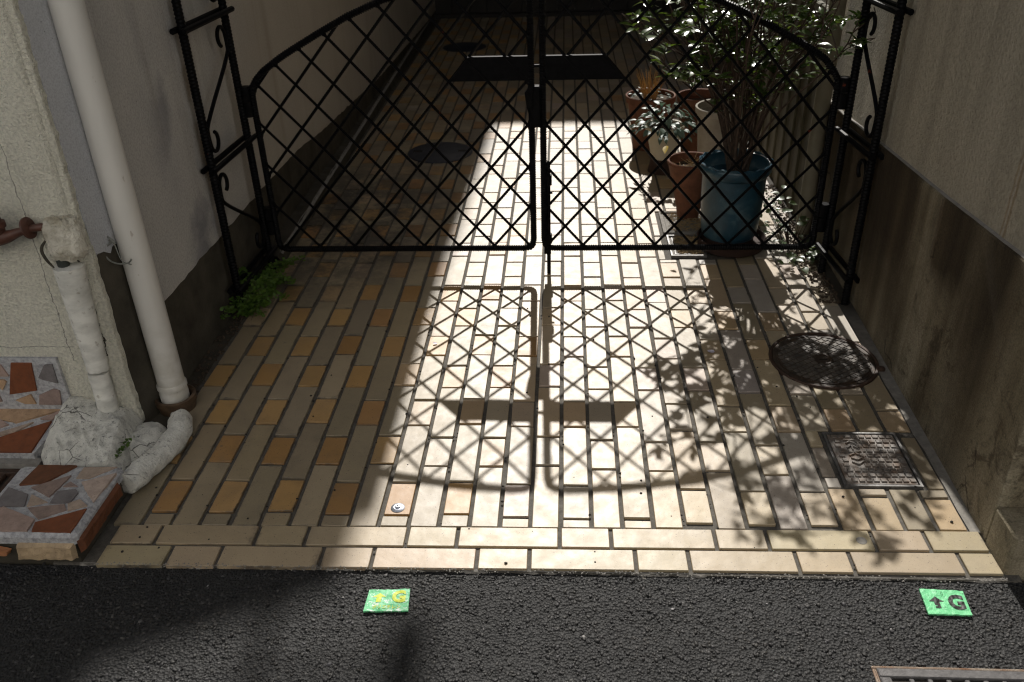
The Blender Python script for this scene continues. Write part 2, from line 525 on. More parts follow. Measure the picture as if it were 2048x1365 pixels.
m = Mat('black_painted_iron', 0.40, 0.06)
c = m.ramp(m.noise(60, 4), [(0.4, (0.003,0.003,0.0035)), (0.75, (0.007,0.007,0.008))])
c = m.mix(m.rng(m.noise(28, 3), 0.74, 0.78, 0.0, 0.7), c, (0.14,0.03,0.015))
m.color(c); m.bump(m.noise(160, 3), 0.25, 0.001); M_IRON = m.m

m = Mat('pvc_pipe', 0.45, 0.45)
c = m.ramp(m.noise(6, 4, vec=m.scaled((1,1,0.3))), [(0.3, (0.58,0.565,0.53)), (0.7, (0.66,0.645,0.605))])
z = m.xyz()[2]
c = m.mix(m.math('MULTIPLY', m.rng(z, 0.35, 0.05, 0.0, 0.5), m.rng(m.noise(20, 4), 0.4, 0.65)), c, (0.30,0.27,0.20))
c = m.mix(m.rng(m.noise(45, 3, vec=m.scaled((1,1,0.4))), 0.68, 0.72, 0.0, 0.45), c, (0.22,0.16,0.10))
m.color(c); M_PVC = m.m

m = Mat('wrapped_tape', 0.6, 0.4)
c = m.ramp(m.noise(16, 5, vec=m.scaled((1,1,2.0))), [(0.3, (0.44,0.435,0.40)), (0.62, (0.70,0.69,0.64))])
c = m.mix(m.rng(m.noise(60, 4), 0.62, 0.7, 0, 0.5), c, (0.20,0.17,0.12))
m.color(c); m.bump(m.noise(40, 3, vec=m.scaled((0.5,0.5,3.0))), 0.5, 0.003); M_TAPE = m.m

m = Mat('lagging_plaster', 0.85, 0.3)
c = m.ramp(m.noise(14, 5), [(0.36, (0.30,0.27,0.20)), (0.55, (0.62,0.59,0.51))])
m.color(c); m.bump(m.math('ADD', m.noise(50, 5), m.noise(160, 3)), 0.9, 0.006); M_LAG = m.m

def plain(name, ca, cb, scale=30, rough=0.6, spec=0.4, metallic=0.0, bump=0.25, bd=0.0015, det=5):
    m = Mat(name, rough, spec, metallic)
    m.color(m.ramp(m.noise(scale, det, 0.62), [(0.32, ca), (0.68, cb)]))
    if bump: m.bump(m.noise(scale*3, 4), bump, bd)
    return m.m

M_COPPER = plain('brown_coated_brass', (0.055,0.022,0.014), (0.10,0.042,0.028), 40, 0.5)
M_DARKRUBBER = plain('blackish_green_metal', (0.02,0.025,0.022), (0.04,0.045,0.04), 40, 0.5)
M_CLAY = plain('brown_clay_pipe', (0.05,0.03,0.018), (0.11,0.07,0.04), 40, 0.55)
M_WIRE = plain('grey_wire', (0.12,0.125,0.11), (0.22,0.225,0.2), 80, 0.5)
M_TERRA = plain('terracotta', (0.095,0.036,0.019), (0.18,0.072,0.038), 25, 0.8)
M_TERRADARK = plain('dark_terracotta', (0.022,0.011,0.008), (0.045,0.021,0.013), 25, 0.8)
M_CREAMPOT = plain('cream_plastic_pot', (0.42,0.38,0.29), (0.5,0.46,0.37), 12, 0.6, bump=0.1)
M_PALEPOT = plain('pale_grey_pot', (0.30,0.27,0.22), (0.42,0.39,0.33), 14, 0.6)
M_SOIL = plain('dry_soil', (0.035,0.025,0.017), (0.10,0.07,0.045), 90, 0.95, bump=0.9, bd=0.006)
M_STRAW = plain('dry_straw', (0.22,0.15,0.07), (0.42,0.31,0.17), 50, 0.85)
M_DEADGRASS = plain('dead_grass', (0.32,0.17,0.05), (0.50,0.31,0.11), 30, 0.7)
M_STEM = plain('brown_bark', (0.030,0.020,0.014), (0.075,0.048,0.034), 60, 0.8)
M_RUST = plain('rusty_iron', (0.026,0.02,0.016), (0.065,0.042,0.028), 24, 0.45, bump=0.5, bd=0.002)
M_RUSTRIM = plain('red_rust', (0.025,0.015,0.011), (0.07,0.038,0.024), 50, 0.7, bump=0.5)
M_GALV = plain('weathered_steel', (0.12,0.115,0.11), (0.24,0.235,0.23), 60, 0.5, metallic=0.6)
M_RUSTPAD = plain('worn_rusty_iron', (0.055,0.05,0.045), (0.125,0.108,0.09), 18, 0.42, bump=0.4)
M_OLDSTEEL = plain('dull_old_steel', (0.07,0.066,0.066), (0.13,0.125,0.125), 70, 0.6, metallic=0.3, bump=0.5)
M_RUSTLIGHT = plain('pale_rust_and_mortar', (0.20,0.085,0.035), (0.42,0.36,0.29), 26, 0.8, bump=0.6)
M_BOLT = plain('bright_steel', (0.42,0.45,0.52), (0.6,0.63,0.7), 60, 0.32, metallic=0.9, bump=0.1)
M_COVER = plain('blue_black_cover', (0.012,0.015,0.024), (0.03,0.034,0.046), 30, 0.55)
M_BOARD = plain('weathered_panel', (0.05,0.044,0.025), (0.10,0.088,0.052), 10, 0.75, bump=0.3)
M_BOARD2 = plain('beige_pipe_paint', (0.17,0.15,0.105), (0.23,0.205,0.15), 8, 0.6)
M_DARKWOOD = plain('dark_timber', (0.012,0.010,0.009), (0.022,0.018,0.015), 10, 0.6)
M_ROOF = plain('grey_roof', (0.06,0.06,0.065), (0.10,0.10,0.105), 10, 0.7)
M_HOUSE = plain('beige_house_wall', (0.40,0.36,0.29), (0.48,0.44,0.36), 4, 0.85)
M_HOUSE2 = plain('white_bounce_wall', (0.80,0.795,0.775), (0.84,0.835,0.815), 4, 0.85)
M_GLASS = plain('dark_window_glass', (0.02,0.025,0.03), (0.03,0.035,0.04), 4, 0.08, 0.6, bump=0)
M_FRAME = plain('aluminium_frame', (0.25,0.25,0.25), (0.32,0.32,0.32), 20, 0.4, metallic=0.5)
M_GRIT = plain('black_seed', (0.012,0.010,0.008), (0.03,0.025,0.02), 200, 0.8, bump=0)
M_PETAL = plain('pale_petal', (0.55,0.5,0.6), (0.7,0.66,0.72), 60, 0.6, bump=0)
M_EARTH = plain('earth', (0.05,0.045,0.04), (0.09,0.08,0.07), 2, 0.95)

m = Mat('blue_glazed_ceramic', 0.32, 0.5)
c = m.ramp(m.noise(11, 5, 0.6, dist=0.8), [(0.3, (0.010,0.034,0.056)), (0.52, (0.018,0.060,0.090)), (0.72, (0.10,0.155,0.175))])
m.color(c); m.bump(m.noise(22, 3), 0.3, 0.006); M_BLUE = m.m

def leaf_mat(name, a, b, tr, rough=0.33, trc=None):
    m = Mat(name, rough, 0.5)
    r = m.objrand()
    c = m.mix(r, a, b)
    c = m.mix(1.0, c, m.ramp(m.noise(40, 3), [(0.3, 0.8), (0.7, 1.15)]), 'MULTIPLY')
    m.color(c)
    t = m.n('ShaderNodeBsdfTranslucent')
    m.setv(t.inputs['Color'], m.mix(1.0, c, trc or (2.4, 2.2, 1.0), 'MULTIPLY'))
    mx = m.n('ShaderNodeMixShader')
    mx.inputs[0].default_value = tr
    m.l(m.b.outputs[0], mx.inputs[1]); m.l(t.outputs[0], mx.inputs[2])
    o = [x for x in m.t.nodes if x.type == 'OUTPUT_MATERIAL'][0]
    m.l(mx.outputs[0], o.inputs['Surface'])
    return m.m
M_LEAF = leaf_mat('glossy_green_leaf', (0.027,0.056,0.010), (0.062,0.10,0.018), 0.25, 0.30)
M_LEAFBLUE = leaf_mat('blue_green_leaf', (0.07,0.115,0.095), (0.13,0.18,0.145), 0.15, 0.45, (1.2,1.5,1.1))
M_LEAFYEL = leaf_mat('yellow_leaf', (0.45,0.33,0.04), (0.5,0.38,0.05), 0.4, 0.45, (1.5,1.3,1.0))
M_FERN = leaf_mat('fern_leaf', (0.055,0.11,0.014), (0.085,0.155,0.022), 0.3, 0.5)
M_WEED = leaf_mat('weed_leaf', (0.045,0.075,0.03), (0.08,0.11,0.05), 0.2, 0.4)

# ------------------------------------------------------------------ the setting
mb = MB(); mb.add([(-150,-150,-0.045),(150,-150,-0.045),(150,150,-0.045),(-150,150,-0.045)], [(0,1,2,3)])
tag(mb.build('ground', M_EARTH), 'bare ground around the houses and the street', kind='structure')

ASP = -0.0105
mb = MB(); mb.add([(-9,-4.6,ASP),(9,-4.6,ASP),(9,-0.352,ASP),(-9,-0.352,ASP)], [(0,1,2,3)])
asphalt = tag(mb.build('road', M_ASPHALT), 'black coarse asphalt road in front of the tiled driveway', kind='structure')

# coarse chippings that stand out of the asphalt, one mass nobody could count
ico_v = []; t = (1+5**0.5)/2
for a in (-1,1):
    for b in (-t,t):
        ico_v += [(0,a,b),(a,b,0),(b,0,a)]
ico_v = [Vector(v).normalized() for v in ico_v]
def hull_faces(vs):
    fs = []
    n = len(vs)
    for i in range(n):
        for j in range(i+1, n):
            for k in range(j+1, n):
                nn = (vs[j]-vs[i]).cross(vs[k]-vs[i])
                if nn.length < 1e-6: continue
                s = [nn.dot(v-vs[i]) for v in vs]
                if max(s) < 1e-6: fs.append((i,k,j))
                elif min(s) > -1e-6: fs.append((i,j,k))
    return fs
ico_f = hull_faces(ico_v)
import numpy as np
def chippings(name, count, x0, x1, y0, y1, smin, smax, zoff, seed, parent=None):
    rs = np.random.RandomState(seed)
    base = np.array([tuple(v) for v in ico_v]); faces = np.array(ico_f)
    N = count
    cx = rs.uniform(x0, x1, N); cy = rs.uniform(y0, y1, N)
    u_ = rs.uniform(0, 1, N); sz = smin + (smax-smin) * u_ ** 2.6
    sc = np.stack([sz*rs.uniform(0.75,1.35,N), sz*rs.uniform(0.6,1.0,N), sz*rs.uniform(0.22,0.46,N)], 1) * 0.5
    ang = rs.uniform(0, 2*np.pi, N); tx = rs.normal(0, 0.26, N); ty = rs.normal(0, 0.26, N)
    jit = 1 + rs.uniform(-0.32, 0.25, (N, 12, 1))
    v = base[None] * jit * sc[:, None, :]
    c, s = np.cos(tx)[:,None], np.sin(tx)[:,None]
    v[:,:,1], v[:,:,2] = c*v[:,:,1]-s*v[:,:,2], s*v[:,:,1]+c*v[:,:,2]
    c, s = np.cos(ty)[:,None], np.sin(ty)[:,None]
    v[:,:,0], v[:,:,2] = c*v[:,:,0]+s*v[:,:,2], -s*v[:,:,0]+c*v[:,:,2]
    c, s = np.cos(ang)[:,None], np.sin(ang)[:,None]
    v[:,:,0], v[:,:,1] = c*v[:,:,0]-s*v[:,:,1], s*v[:,:,0]+c*v[:,:,1]
    v[:,:,0] += cx[:,None]; v[:,:,1] += cy[:,None]; v[:,:,2] += zoff + sc[:,2][:,None]*rs.uniform(-0.3,0.7,N)[:,None]
    f = faces[None] + (np.arange(N)*12)[:,None,None]
    V = v.reshape(-1,3).astype(np.float32); F = f.reshape(-1,3).astype(np.int32)
    me = bpy.data.meshes.new(name)
    me.vertices.add(len(V)); me.vertices.foreach_set('co', V.ravel())
    me.loops.add(F.size); me.loops.foreach_set('vertex_index', F.ravel())
    me.polygons.add(len(F)); me.polygons.foreach_set('loop_start', np.arange(len(F), dtype=np.int32)*3)
    me.update(calc_edges=True); me.validate()
    g = rs.uniform(0.002, 0.011, N) * (0.7 + 1.5*u_)
    hi = rs.uniform(0, 1, N)
    g = np.where(hi > 0.66 - 0.25*u_, rs.uniform(0.018, 0.052, N), g); g = np.where(hi > 0.965, rs.uniform(0.045, 0.09, N), g); g = np.where(hi > 0.9975, 0.3, g)
    col = np.ones((N, 12, 4), np.float32)
    warm = rs.uniform(0.9, 1.05, N)
    col[:,:,0] = g[:,None]*1.02; col[:,:,1] = (g*0.985)[:,None]; col[:,:,2] = (g*warm)[:,None]
    ca = me.color_attributes.new('tint', 'FLOAT_COLOR', 'POINT')
    ca.data.foreach_set('color', col.reshape(-1))
    me.materials.append(M_CHIP)
    o = bpy.data.objects.new(name, me); COL.objects.link(o)
    if parent: o.parent = parent
    return o
tag(chippings('asphalt_gravel', 72000, -1.75, 1.75, -1.15, -0.3490, 0.0020, 0.0112, ASP, 11), 'coarse dark stone chippings bound in the asphalt', kind='stuff')

# ------------------------------------------------------------------ tiled driveway
drive = thing('driveway', (0,0,0), 'beige and ochre tiled driveway running through the gate', kind='structure')
mb = MB(); mb.box(-1.06, 1.03, -0.3515, 6.3, -0.04, -0.0060)
mb.build('grout', M_GROUT, drive)
# mortar strips between the tiles and the walls
mb = MB()
for (xa, xb, ya, yb, z) in ((0.979, 1.045, -0.212, 6.3, -0.0022), (-1.06, -0.988, -0.1, 6.3, -0.0026)):
    n = 90
    for i in range(n):
        y0, y1 = ya+(yb-ya)*i/n, ya+(yb-ya)*(i+1)/n
        j0, j1 = 0.006*nz(y0*9, xa), 0.006*nz(y1*9, xa)
        if xa > 0: q = [(xa+j0,y0),(xb,y0),(xb,y1),(xa+j1,y1)]
        else: q = [(xa,y0),(xb+j0,y0),(xb+j1,y1),(xa,y1)]
        mb.add([(x,y,z) for x,y in q], [(0,1,2,3)])
    mb.build('edge_mortar', M_EDGE if xa > 0 else M_DADO, drive); mb = MB()
# crumbling mortar lip along the asphalt
mb = MB()
def lip(u, v):
    x = -1.0 + 2.0*u
    w = max(-0.005, 0.0 + 0.010*nz(x*13, 3) + 0.007*nz(x*50, 1))
    if v < 0.34: return (x, -0.348, -0.0050)
    if v < 0.67: return (x, -0.3505-w*0.6, -0.0068+0.002*nz(x*60,8))
    return (x, -0.354-w, -0.016)
mb.grid(lip, 240, 3)
mb.build('mortar_lip', M_STRIP, drive)

_tm = {}
def tile_mesh(w, l, b=0.0012):
    key = (round(w,4), round(l,4))
    if key not in _tm:
        q = MB(); q.bbox(-w/2, w/2, -l/2, l/2, -0.012, 0.0, b)
        _tm[key] = q.mesh('tile', M_TILE, fix=False)
    return _tm[key]

def lerp3(a, b, t): return tuple(a[i]+(b[i]-a[i])*t for i in range(3))
LONG = [(0.281,0.227,0.144), (0.307,0.248,0.164), (0.294,0.231,0.143), (0.265,0.218,0.147)]
OCH = [(0.370,0.219,0.082), (0.327,0.181,0.065), (0.396,0.245,0.099), (0.353,0.194,0.073)]
CRM = [(0.381,0.307,0.205), (0.391,0.307,0.195), (0.363,0.302,0.219), (0.391,0.293,0.181)]
PINK = [(0.400,0.312,0.242), (0.372,0.288,0.223)]
def tile_colour(x, y, short):
    r = rnd.random()
    right = min(1, max(0, (x+0.45)/0.5))
    far = min(1, max(0, (y-0.5)/1.2))
    if short:
        if r < 0.80 - 0.78*right: c = rnd.choice(OCH)
        elif r < 0.97 - 0.6*right: c = lerp3(rnd.choice(OCH), rnd.choice(CRM), 0.72)
        else: c = rnd.choice(CRM + PINK)
    else:
        c = rnd.choice(LONG) if rnd.random() > 0.55*right else rnd.choice(CRM)
    if x > 0.55 and rnd.random() < 0.3: c = lerp3(c, (0.34,0.32,0.30), 0.6)
    k = rnd.uniform(0.86, 1.08)
    return (c[0]*k, c[1]*k*rnd.uniform(0.985,1.01), c[2]*k*rnd.uniform(0.96,1.03), 1.0)

tiles = []           # (sort key, x, y, w, l, colour, short)
PIT = 0.07; L_, S_ = 0.237, 0.118; PER = L_ + S_
def row_join(x): return -0.222 + 0.012*x
HOLES = [(0.838, 0.505, 0.160)]                     # round cover
SQ = (0.740, 0.936, -0.068, 0.158)                  # square cover
TRAY = (0.452, 0.70, 1.20, 1.66)
def blocked(x, y, w, l):
    if SQ[0]-0.002 < x < SQ[1] and y-l/2 < SQ[3] and y+l/2 > SQ[2]: return True
    if TRAY[0] < x < TRAY[1] and y-l/2 < TRAY[3]-0.02 and y+l/2 > TRAY[2]+0.02: return True
    return False
gj = 0.0080
for k in range(-14, 14):
    x = k*PIT + 0.035
    off = (0.004 if k % 3 == 0 else -0.003)
    if k > 0: off -= 0.0042*k*0.6
    phase = off if k % 2 == 0 else off - PER/2 - 0.006
    y = phase - 3*PER
    front = row_join(x) + 0.0035
    while y < 6.1:
        for (a, b, short) in ((y, y+S_, True), (y+S_, y+PER, False)):
            a0, b0 = a+gj/2, b-gj/2
            if b0 < front + 0.014: continue
            a1 = max(a0, front)
            jb = rnd.uniform(-0.0012, 0.0012)
            w = 0.0602 if k != 13 else 0.058
            segs = [(a1+jb, b0+jb)]
            # tiles are cut where a cover or tray sits
            for (xa, xb, ya, yb) in (SQ, TRAY):
                if x+w/2 > xa and x-w/2 < xb:
                    ns = []
                    for (p, q) in segs:
                        if q <= ya or p >= yb: ns.append((p, q)); continue
                        if ya - p > 0.02: ns.append((p, ya-0.003))
                        if q - yb > 0.02: ns.append((yb+0.003, q))
                        p1, q1 = max(p, ya), min(q, yb)
                        if q1-p1 > 0.02:
                            if xa-0.004 - (x-w/2) > 0.010: tiles.append(((x-w/2+xa-0.004)/2, p1, q1, xa-0.004-(x-w/2), short))
                            if (x+w/2) - (xb+0.004) > 0.010: tiles.append(((x+w/2+xb+0.004)/2, p1, q1, (x+w/2)-(xb+0.004), short))
                    segs = ns
            for (p, q) in segs: tiles.append((x, p, q, w, short))
        y += PER
tiles.sort(key=lambda t: t[1])
border = []
# two border courses laid across the front
def course(y0, y1, x_start, seq):
    x = x_start
    for s in seq:
        border.append((x+0.0045, x+s-0.0045, y0, y1))
        x += s
bl, bs = 0.2307, 0.1150
course(-0.348, -0.288, -0.963, [0.158, bs, bl, bs, bl, bs, bl, bs, bl, bs, bl, 0.078])
course(-0.281, -0.221, -0.962, [0.107, bl, bs, bl, bs, bl, bs, bl, bs, bl, bs, 0.126])
n_single = 0
bb = []
for (xa, xb, ya, yb) in border:
    if xb > 0.998: xb = 0.998
    if xb - xa < 0.02: continue
    w, l = round(xb-xa, 3), round(yb-ya, 3)
    c = rnd.choice([(0.35,0.275,0.175), (0.37,0.29,0.185), (0.38,0.305,0.20)])
    cx_, cy_ = (xa+xb)/2, (ya+yb)/2
    o = inst('tile', tile_mesh(w, l), drive, (cx_, cy_ + 0.010*cx_, rnd.uniform(-0.0008,0.0006)), rz=rnd.uniform(-0.002,0.002)+0.008, color=(*[v*rnd.uniform(0.96,1.04) for v in c], 1))
    n_single += 1
far = MB(); far_cols = []
for (x, p, q, w, short) in tiles:
    c = tile_colour(x, p, short)
    l = q-p; cy_ = (p+q)/2
    if n_single < 296:
        ll = round(l, 3)
        o = inst('tile', tile_mesh(round(w,3), ll), drive, (x + rnd.uniform(-0.0010,0.0010), cy_, rnd.uniform(-0.0017, 0.0010)),
                 rot=(rnd.uniform(-0.006,0.006), rnd.uniform(-0.013,0.013), rnd.uniform(-0.006,0.006)), color=c)
        n_single += 1
    else:
        M_ = Matrix.Translation((x, cy_, rnd.uniform(-0.0013,0.0008))) @ Matrix.Rotation(rnd.uniform(-0.006,0.006), 4, 'Y') @ Matrix.Rotation(rnd.uniform(-0.004,0.004), 4, 'Z')
        n0 = len(far.v)
        far.bbox(-w/2, w/2, -l/2, l/2, -0.012, 0.0, 0.0012, M_)
        far_cols += [c] * (len(far.v)-n0)
fo = far.build('tile_field', M_TILE_FAR, drive, fix=False)
ca = fo.data.color_attributes.new('tint', 'FLOAT_COLOR', 'POINT')
ca.data.foreach_set('color', [v for c in far_cols for v in c])
fo['kind'] = 'stuff'

# ------------------------------------------------------------------ walls
def skin(mb, path, zlo, ztop, thick, ny):
    """an upright layer along a plan polyline; zlo is a list of lower edges; ny pushes it outward"""
    n = len(path)
    fr = [(p[0]+thick*ny[0], p[1]+thick*ny[1]) for p in path]
    vs = []
    for i in range(n):
        vs += [(path[i][0], path[i][1], zlo[i]), (fr[i][0], fr[i][1], zlo[i]), (fr[i][0], fr[i][1], ztop), (path[i][0], path[i][1], ztop)]
    fs = []
    for i in range(n-1):
        a, b = i*4, (i+1)*4
        fs += [(a+1,b+1,b+2,a+2), (a,b,b+1,a+1), (a+2,b+2,b+3,a+3), (a+3,b+3,b,a)]
    fs += [(0,1,2,3), ((n-1)*4+3,(n-1)*4+2,(n-1)*4+1,(n-1)*4)]
    mb.add(vs, fs)

def interp(t, pts):
    for (a, va), (b, vb) in zip(pts, pts[1:]):
        if t <= b: return va + (vb-va)*max(0,(t-a))/(b-a)
    return pts[-1][1]

# left: grey plastered wall along the driveway
lw = thing('side_wall', (-1.15, 3.0, 0), 'tall grey plastered wall with dark mortar dado left of driveway', 'wall')
mb = MB()
mb.add([(-1.30,0.156,-0.04),(-1.066,0.156,-0.04),(-1.035,0.30,-0.04),(-1.035,6.3,-0.04),(-1.30,6.3,-0.04),
        (-1.30,0.156,6.2),(-1.066,0.156,6.2),(-1.035,0.30,6.2),(-1.035,6.3,6.2),(-1.30,6.3,6.2)],
       [(0,1,6,5),(1,2,7,6),(2,3,8,7),(3,4,9,8),(4,0,5,9),(5,6,7,8,9),(4,3,2,1,0)])
mb.build('dado', M_DADO, lw)
zl = [(0.30,0.274),(1.26,0.266),(1.74,0.253),(2.1,0.215),(3.5,0.12),(5.5,0.06),(6.67,0.05)]
ys = [0.30 + i*0.03 for i in range(200)]
mb = MB(); skin(mb, [(-1.035, y) for y in ys], [interp(y, zl) + 0.006*nz(y*15, 5) + 0.005*nz(y*48, 2) for y in ys], 6.19, 0.0045, (1,0))
mb.build('plaster', M_GREY, lw)
mb = MB()
pr = [(-1.066+0.031*i/14, 0.156+0.144*i/14) for i in range(15)]
skin(mb, pr, [0.51 + 0.018*nz(i*0.9, 4.2) - (0.012 if 3 < i < 7 else 0) for i in range(15)], 6.18, 0.005, (0.977,-0.21))
mb.build('corner_plaster', M_BLUEGREY, lw)
# mortar kerb at the foot of the wall behind the gate
mb = MB()
def kerb(u, v):
    y = 1.14 + 4.9*u
    x0 = -0.972 - 0.014*(y-1.2)
    jj = 0.004*nz(y*14, 1) + 0.002*nz(y*50, 2)
    prof = [(x0+0.004+jj, -0.004), (x0+jj, 0.036), (x0-0.006, 0.044), (x0-0.016, 0.046), (-1.04, 0.046)]
    q = prof[min(4, int(round(v*4)))]
    return (min(q[0], x0+0.01), y, q[1] + (0.003*nz(y*20, 7) if q[1] > 0.01 else 0))
mb.grid(kerb, 160, 4)
mb.build('kerb', M_DADO, lw)
mb = MB()
def worn(u, v):
    y = 1.18 + 4.6*u
    x0 = -0.972 - 0.014*(y-1.2)
    w_ = 0.0035 + 0.0035*nz(y*7, 9) + 0.002*nz(y*40, 3)
    return (x0 + 0.0035 - 0.009*v - max(0, w_)*v, y, 0.038 + 0.0075*v + 0.003*nz(y*20, 7))
mb.grid(worn, 200, 2)
mb.build('worn_edge', M_STRIP, lw)

# left front: cream stucco house wall
cw = thing('house_wall', (-2.0, 0.15, 0), 'cream stucco house wall left of the driveway with stone cladding', 'wall')
zs = [0.02 + i*0.012 for i in range(110)] + [1.4, 2.0, 3.5, 6.2]
right = [(-1.062 + 0.0035*nz(z*45, 2) + 0.003*nz(z*120, 6) + (0.006*nz(z*9, 3)), z) for z in zs]
mb = MB()
poly = [(-4.0, 0.0)] + right + [(-4.0, 5.05)]
rx = lambda i: right[i][0]
vs = []; fs = []
for i, (x, z) in enumerate(right):
    vs += [(-4.0, 0.138, z), (x-0.002, 0.138, z), (x, 0.141, z), (x, 0.158, z)]
for i in range(len(right)-1):
    a, b = i*4, (i+1)*4
    for k in range(3): fs.append((a+k, a+k+1, b+k+1, b+k))
mb.add(vs, fs)
mb.build('stucco', M_CREAM, cw)
mb = MB(); mb.box(-4.0, -1.30, 0.16, 0.30, 0, 6.2); mb.build('wall_core', M_CREAM, cw)
mb = MB(); mb.prism([(-1.31,0.25),(-0.62,0.25),(-0.62,1.1),(-0.32,1.4),(-0.32,6.3),(-1.31,6.3)], lambda p: (p[0],p[1],6.2), lambda p: (p[0],p[1],6.32)); mb.build('shade_eave', M_DARKWOOD, lw)  # unseen overhang added to shut out sky and darken the passage
# raised edge of the patched render over the pipe chase
mb = MB()
def bulge(u, v):
    z = 0.06 + 1.1*v
    x = -1.178 + 0.10*u + 0.006*nz(z*10, 4)
    e = math.sin(math.pi*u) ** 0.35 if 0 < u < 1 else 0
    return (x, 0.1375 - 0.011*e - 0.003*nz(x*40, z*18, 2)*e, z)
mb.grid(bulge, 20, 90); mb.build('patched_render', M_CREAM, cw, smooth=True)

FACE={
 'rust': [(-1.354, 0.22), (-1.3, 0.22), (-1.312, 0.135), (-1.39, 0.122)],
 'grey': [(-1.267, 0.214), (-1.245, 0.217), (-1.247, 0.158), (-1.284, 0.169), (-1.294, 0.176)],
 'mauve': [(-1.309, 0.12), (-1.265, 0.14), (-1.25, 0.134), (-1.258, 0.089), (-1.319, 0.09)],
 'tan': [(-1.38, 0.103), (-1.333, 0.122), (-1.327, 0.092), (-1.357, 0.092)],
 'pink': [(-1.496, 0.213), (-1.384, 0.214), (-1.373, 0.179), (-1.509, 0.178)],
 'tan2': [(-1.43, 0.17), (-1.39, 0.167), (-1.386, 0.161), (-1.405, 0.135), (-1.41, 0.144)],
 'mauve2': [(-1.48, 0.141), (-1.423, 0.141), (-1.419, 0.098), (-1.495, 0.098)],
}
SLOPE={
 'tan': [(-1.56, 0.144, 0.075), (-1.255, 0.143, 0.075), (-1.255, 0.13, 0.071), (-1.374, 0.085, 0.057), (-1.384, 0.089, 0.058), (-1.545, 0.114, 0.066)],
 'strip': [(-1.479, 0.04, 0.043), (-1.402, 0.055, 0.048), (-1.325, 0.088, 0.058), (-1.362, 0.054, 0.048), (-1.473, 0.029, 0.04)],
 'pink': [(-1.311, 0.098, 0.061), (-1.265, 0.126, 0.07), (-1.277, 0.095, 0.06)],
 'rust': [(-1.489, 0.006, 0.033), (-1.394, 0.04, 0.043), (-1.277, 0.092, 0.059), (-1.291, -0.004, 0.03), (-1.483, -0.005, 0.03)],
 'pink2': [(-1.507, 0.096, 0.06), (-1.422, 0.097, 0.061), (-1.39, 0.08, 0.055), (-1.409, 0.07, 0.052), (-1.485, 0.053, 0.047)],
}
SC = {'rust': (0.17,0.052,0.018), 'grey': (0.16,0.145,0.145), 'mauve': (0.26,0.19,0.165), 'tan': (0.38,0.25,0.15), 'pink': (0.34,0.245,0.205),
      'strip': (0.36,0.28,0.22), 'darkbrown': (0.13,0.05,0.022), 'brown': (0.26,0.19,0.16), 'light': (0.42,0.33,0.275)}
def scol(k):
    k = k.rstrip('0123456789')
    c = SC[k]
    return (*c, 1)
clad = MB()
clad.box(-1.6, -1.232, 0.128, 0.1375, 0.07, 0.232)
co = clad.build('cladding_mortar', M_JOINT, cw)
for k, poly in FACE.items():
    mb = MB(); mb.prism(poly, lambda p: (p[0], 0.130, p[1]), lambda p: (p[0], 0.1235, p[1]))
    o = mb.build('stone', M_STONE, cw); o.color = scol(k)
# sloped stone sill below it
mb = MB()
A = (0.146, 0.0725); B = (-0.006, 0.0262)
mb.add([(-1.6,A[0],-0.03),(-1.6,A[0],A[1]),(-1.6,B[0],B[1]),(-1.6,B[0],-0.03),(-1.235,A[0],-0.03),(-1.235,A[0],A[1]),(-1.285,B[0],B[1]),(-1.285,B[0],-0.03)],
       [(0,1,2,3),(7,6,5,4),(1,5,6,2),(2,6,7,3),(0,4,5,1)])
mb.build('sill_mortar', M_JOINT, cw)
for k, poly in SLOPE.items():
    mb = MB(); mb.prism(poly, lambda p: (p[0], p[1]+0.002, p[2]-0.006), lambda p: (p[0], p[1]-0.0005, p[2]+0.0025))
    o = mb.build('stone', M_STONE, cw); o.color = scol(k)
# concrete foot and mortar fillet
mb = MB(); mb.box(-1.6, -1.262, -0.03, -0.004, -0.03, 0.012); mb.build('foot', M_STRIP, cw)
mb = MB()
def fillet(u, v):
    xt = -1.252 + 0.20*u; zt = 0.115 - 0.045*u
    xb = -1.272 + 0.285*u; yb = -0.004 - 0.112*min(1, u*3.0) if u < 0.34 else -0.116 + 0.03*(u-0.34); zb = 0.028 + 0.06*u
    k = v
    x = xt + (xb-xt)*k; y = 0.136 + (yb-0.136)*k; z = zt + (zb-zt)*k + 0.035*math.sin(math.pi*k)*0.5
    z *= min(1, (1-u)/0.14)**0.6 if u > 0.86 else 1
    z *= min(1, 0.25+u/0.10) if u < 0.075 else 1
    d = 0.005*nz(x*20, y*20, 2) + 0.010*(0.3-abs(nz((x*0.9+y*0.5)*48, (y-x*0.3)*16, 4))) + 0.003*nz((x-y)*110, (x+y)*30, 1) + 0.001*nz(x*210,y*210,5)
    if v >= 0.999: z = -0.01
    return (x, y, z + d)
mb.grid(fillet, 60, 40); mb.build('mortar_fillet', M_MORTAR, cw, smooth=True)

